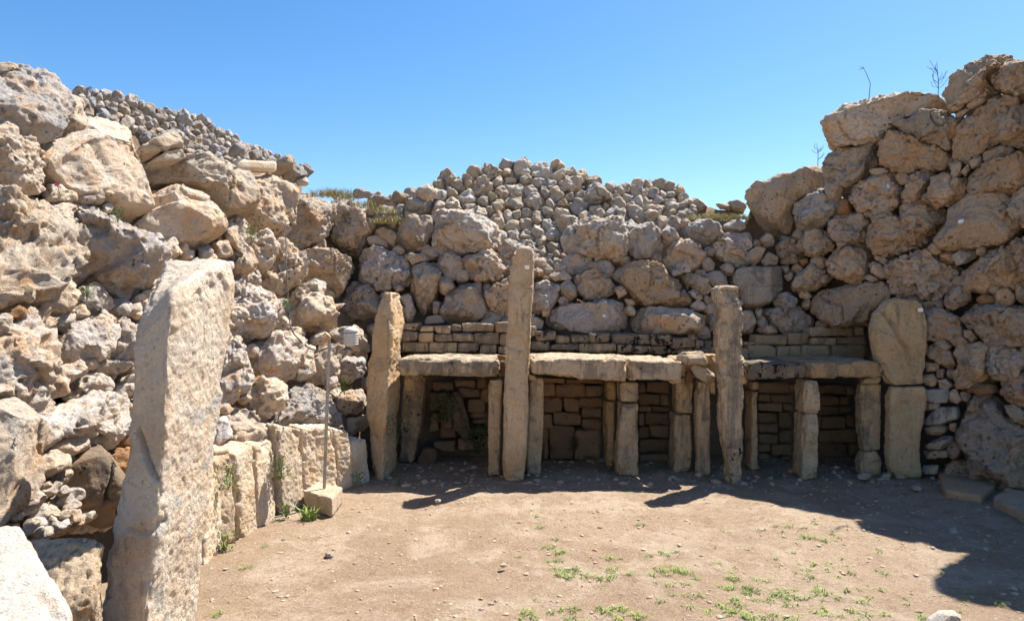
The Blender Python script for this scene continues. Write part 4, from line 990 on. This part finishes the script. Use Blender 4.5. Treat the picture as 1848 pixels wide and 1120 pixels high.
for _ in range(90):
    px, py = rg.gauss(1400, 190), rg.uniform(950, 1130); GS.append(gspot(px, py, rg.uniform(.15, .4)))
for px, py, s in [(445,1025,.8),(393,1100,1),(478,985,.5),(398,985,.6),(500,935,.6)]: GS.append(gspot(px, py, s))
g = blades(GS, 41, .036, 30, .042, 'grass', 'grass', 2.4, .0022); tag(g, 'sparse green weeds sprouting from the dry earth floor', 'grass', kind='stuff')
def leafy(px, py, d, size, n, lab, mat='green', seed=0, leaf=.02):
    """small plant of thin stems with oval leaves"""
    rg = random.Random(seed * 7 + 3); d = d or hit(px, py)[0][1] * .965; c = P(px, py, d); V_ = []; F_ = []
    for _ in range(n):
        o = np.array((rg.gauss(0, .38), rg.gauss(0, .22), rg.uniform(-.5, 1))) * size; t = np.array((rg.gauss(0, 1), rg.gauss(0, 1) - .3, rg.gauss(.3, .7))); t /= np.linalg.norm(t); b = np.cross(t, (rg.random(), rg.random(), rg.random())); b /= np.linalg.norm(b); l = leaf * rg.uniform(.6, 1.3); i = len(V_)
        V_ += [o, o + t * l * .5 + b * l * .35, o + t * l * 1.1, o + t * l * .5 - b * l * .35]; F_.append((i, i + 1, i + 2, i + 3))
    e = thing('weed', lab, 'plant', c); obj('leaves', mesh_np('leaves', np.array(V_), np.array(F_), False), M[mat], e, c)
    st = []; vs = []; fs = []
    for k in range(4):
        v, f = tube([(0, 0, -size * .5), (rg.gauss(0, .15) * size, 0, .1 * size), (rg.gauss(0, .3) * size, 0, .8 * size)], .0025, 4); fs.append(f + sum(len(q) for q in vs)); vs.append(v)
    obj('stem', mesh_np('stem', np.concatenate(vs), np.concatenate(fs)), M[mat], e, c)
leafy(412, 868, 4.83, .12, 120, 'green weed growing between the first two upright slabs', seed=1)
leafy(407, 985, 4.80, .10, 140, 'green weed at the foot of the second upright slab', seed=2)
leafy(507, 852, 5.66, .13, 120, 'green weed in the joint left of the broad upright slab', seed=3)
leafy(516, 926, 5.6, .08, 90, 'low dark weed at the foot of the broad upright slab', seed=4)
leafy(645, 868, 6.6, .09, 110, 'bushy weed at the foot of the ribbed upright slab', seed=5)
leafy(622, 702, None, .12, 110, 'pale weed on the boulder above the last slabs', seed=6)
leafy(720, 870, 6.75, .05, 60, 'tiny bright weed beside the foot of the leaning pillar', seed=7)
leafy(717, 780, 7.0, .22, 200, 'dark creeper climbing beside the first niche pillar', 'ivy', seed=8)
leafy(862, 800, 7.6, .20, 420, 'dark fern in the back of the first niche', 'ivy', seed=9, leaf=.03)
leafy(800, 745, 7.6, .20, 320, 'dark ivy hanging inside the first niche', 'ivy', seed=10, leaf=.03)
leafy(1037, 805, 7.85, .10, 120, 'thin weed between the lowest blocks of the middle niche', 'ivy', seed=11)
leafy(157, 533, None, .07, 70, 'yellow-green weed under the big pitted boulder', seed=12, leaf=.014)
leafy(213, 393, None, .08, 70, 'pale weed on top of the big pitted boulder', seed=13, leaf=.012)
leafy(455, 425, None, .10, 90, 'dark weed hanging in a boulder joint high on the sunlit wall', seed=14, leaf=.016)
leafy(515, 552, None, .08, 80, 'small green weed beside the black cable', seed=15, leaf=.016)
leafy(408, 297, None, .04, 40, 'yellow flowering weed on a grey boulder top', 'dry', seed=16, leaf=.014)
sp = gspot(557, 933, 1.6); tag(blades([sp], 51, .10, 40, .04, 'grass', 'grass_tuft', 1.0, .006), 'spiky green tuft in front of the concrete sensor block', 'grass')
c = P(104, 333, hit(104, 333)[0][1] * .95); fw = thing('flower', 'single pink flower among boulders at the left edge', 'flower', c)
pet = []; pf = []
for k in range(5):
    a = k * 1.2566; i = len(pet); pet += [np.array((0, 0, 0)), np.array((math.cos(a - .5) * .013, -.006, math.sin(a - .5) * .013)), np.array((math.cos(a) * .020, -.008, math.sin(a) * .020)), np.array((math.cos(a + .5) * .013, -.006, math.sin(a + .5) * .013))]; pf.append((i, i + 1, i + 2, i + 3))
obj('petals', mesh_np('petals', np.array(pet), np.array(pf), False), M['pink'], fw, c)
v, f = tube([(0, .03, -.08), (0, .01, -.03), (0, 0, 0)], .0025, 4); obj('stem', mesh_np('stem', v, f), M['green'], fw, c)
# grass on the wall tops
def topgrass(pts, d, lab, mat, seed, h=.16):
    s = [(*(P(px, py, d + rg.uniform(-.12, .2)) - (0, 0, .02)), rg.uniform(.6, 1.3)) for px, py in pts]
    tag(blades(s, seed, h * .65, 170, .14, mat, 'grass_clump', 1.5, .0022), lab, 'grass')
topgrass([(580,352),(592,350),(604,350),(616,352),(622,356)], 7.9, 'yellow-green grass clump on the skyline of the sunlit wall', 'dry', 61)
topgrass([(655,368),(668,372),(682,376),(692,380)], 8.5, 'thin grass band on the bank below the skyline', 'dry', 62, .12)
topgrass([(686,400),(700,398),(712,402),(722,396)], 8.6, 'dry grass clump beside the grey boulder above the leaning pillar', 'dry', 63, .15)
topgrass([(1262,392),(1280,390),(1296,392),(1312,394),(1328,394),(1342,392)], 9.0, 'straw-coloured grass in the dip before the big right boulders', 'dry', 64, .14)
def stalk(px, top, bot, d, lab, seed, side):
    rg = random.Random(seed); b = P(px, bot, d); h = (bot - top) / F * d; e = thing('dry_weed', lab, 'plant', b)
    main = [(0, 0, -.05), (.01 * side, 0, h * .4), (-.012 * side, .01, h * .75), (-.04 * side, 0, h)]; v, f = tube(main, [.004, .0035, .003, .0015], 5); obj('stem', mesh_np('stem', v, f), M['stem'], e, b)
    return e, b, h, rg
e, b, h, rg_ = stalk(1568, 120, 172, 7.2, 'bare bent dry stalk on top of the pale boulder', 71, 1.6)
for k in range(3): v, f = tube([(-.05, 0, h * .93), (-.09 - .01 * k, 0, h * (1.0 - .06 * k))], .002, 4); obj('twig', mesh_np('twig', v, f), M['stem'], e, b)
for (px, t_, bt, lab, nb) in [(1693, 112, 168, 'dry seeding weed with upright twigs on the skyline right of the pale boulder', 14), (1476, 258, 292, 'small dry weed on the boulder left of the pale boulder', 8)]:
    e, b, h, rg_ = stalk(px, t_, bt, 7.0 if px > 1600 else 7.7, lab, px, .3)
    for k in range(nb):
        z0 = h * rg_.uniform(.1, .7); a = rg_.choice((-1, 1)); l = h * rg_.uniform(.2, .45)
        v, f = tube([(0, 0, z0), (a * l * .5, rg_.uniform(-.04, .04), z0 + l * .35), (a * l * .75, rg_.uniform(-.06, .06), z0 + l * .9)], [.0022, .0026, .002], 4); obj('twig', mesh_np('twig', v, f), M['stem'], e, b)

# ------------------------------------------------------------------ gravel and straw on the floor
rg2 = np.random.default_rng(77); d0, f0 = ico(1); d1, f1 = ico(2)
def scatter(n, name, rlo, rhi, lab, seed, y0=2.6, ys=5.3):
    r_ = np.random.default_rng(seed); y = y0 + ys * r_.random(n) ** 1.15; x = r_.uniform(-2.0, 5.0, n); keep = (x > -2.1 + .2 * (y - 4)) & (x < .78 * y + .2); x, y = x[keep], y[keep]; z = ground_z(x, y); V_ = []; F_ = []
    for i in range(len(x)):
        r = rlo + (rhi - rlo) * r_.random() ** 5; s = r * r_.uniform(.6, 1.4, 3) * (1.2, 1.2, .7); b = d0 * s * (1 + r_.uniform(-.2, .2, (len(d0), 1))); V_.append(b + (x[i], y[i], z[i] + r * .15)); F_.append(f0 + i * len(d0))
    o = obj(name, mesh_np(name, np.concatenate(V_), np.concatenate(F_), False), M['rubble'], None, (0, 0, 0), (1.45, 1.25, 1.05, -.4)); tag(o, lab, 'gravel', kind='stuff')
scatter(6000, 'gravel', .002, .016, 'fine gravel and pebbles scattered over the dry earth floor', 81)
scatter(700, 'gravel', .004, .035, 'stone chips and rubble bits lying at the feet of the niche pillars', 82, 6.7, 1.2)
n = 9000; y = 2.6 + 5.0 * rg2.random(n) ** 1.1; x = rg2.uniform(-2.0, 4.6, n); keep = (x > -2.1 + .2 * (y - 4)) & (x < .78 * y + .2); x, y = x[keep], y[keep]; dens = pn(np.stack((x, y, x * 0), 1) * 1.1 + 40); keep = dens > rg2.uniform(-.6, .3, len(x)); x, y = x[keep], y[keep]; z = ground_z(x, y) + .003
a = rg2.uniform(0, 6.28, len(x)); L = rg2.uniform(.008, .035, len(x)); wv = rg2.uniform(.0008, .002, len(x)); c_, s_ = np.cos(a), np.sin(a); tl = rg2.uniform(-.1, .25, len(x))
q = np.stack([np.stack((x - s_ * wv, y + c_ * wv, z), 1), np.stack((x + s_ * wv, y - c_ * wv, z), 1), np.stack((x + c_ * L + s_ * wv, y + s_ * L - c_ * wv, z + .002 + L * tl.clip(0)), 1), np.stack((x + c_ * L - s_ * wv, y + s_ * L + c_ * wv, z + .002 + L * tl.clip(0)), 1)], 1)
tag(obj('straw', mesh_np('straw', q.reshape(-1, 3), np.arange(len(x) * 4).reshape(-1, 4), False), M['straw']), 'dry straw litter strewn over the earth floor', 'straw', kind='stuff')
for o in COL.objects:
    if o.parent is None and 'category' in o and 'kind' not in o: o['kind'] = 'thing'
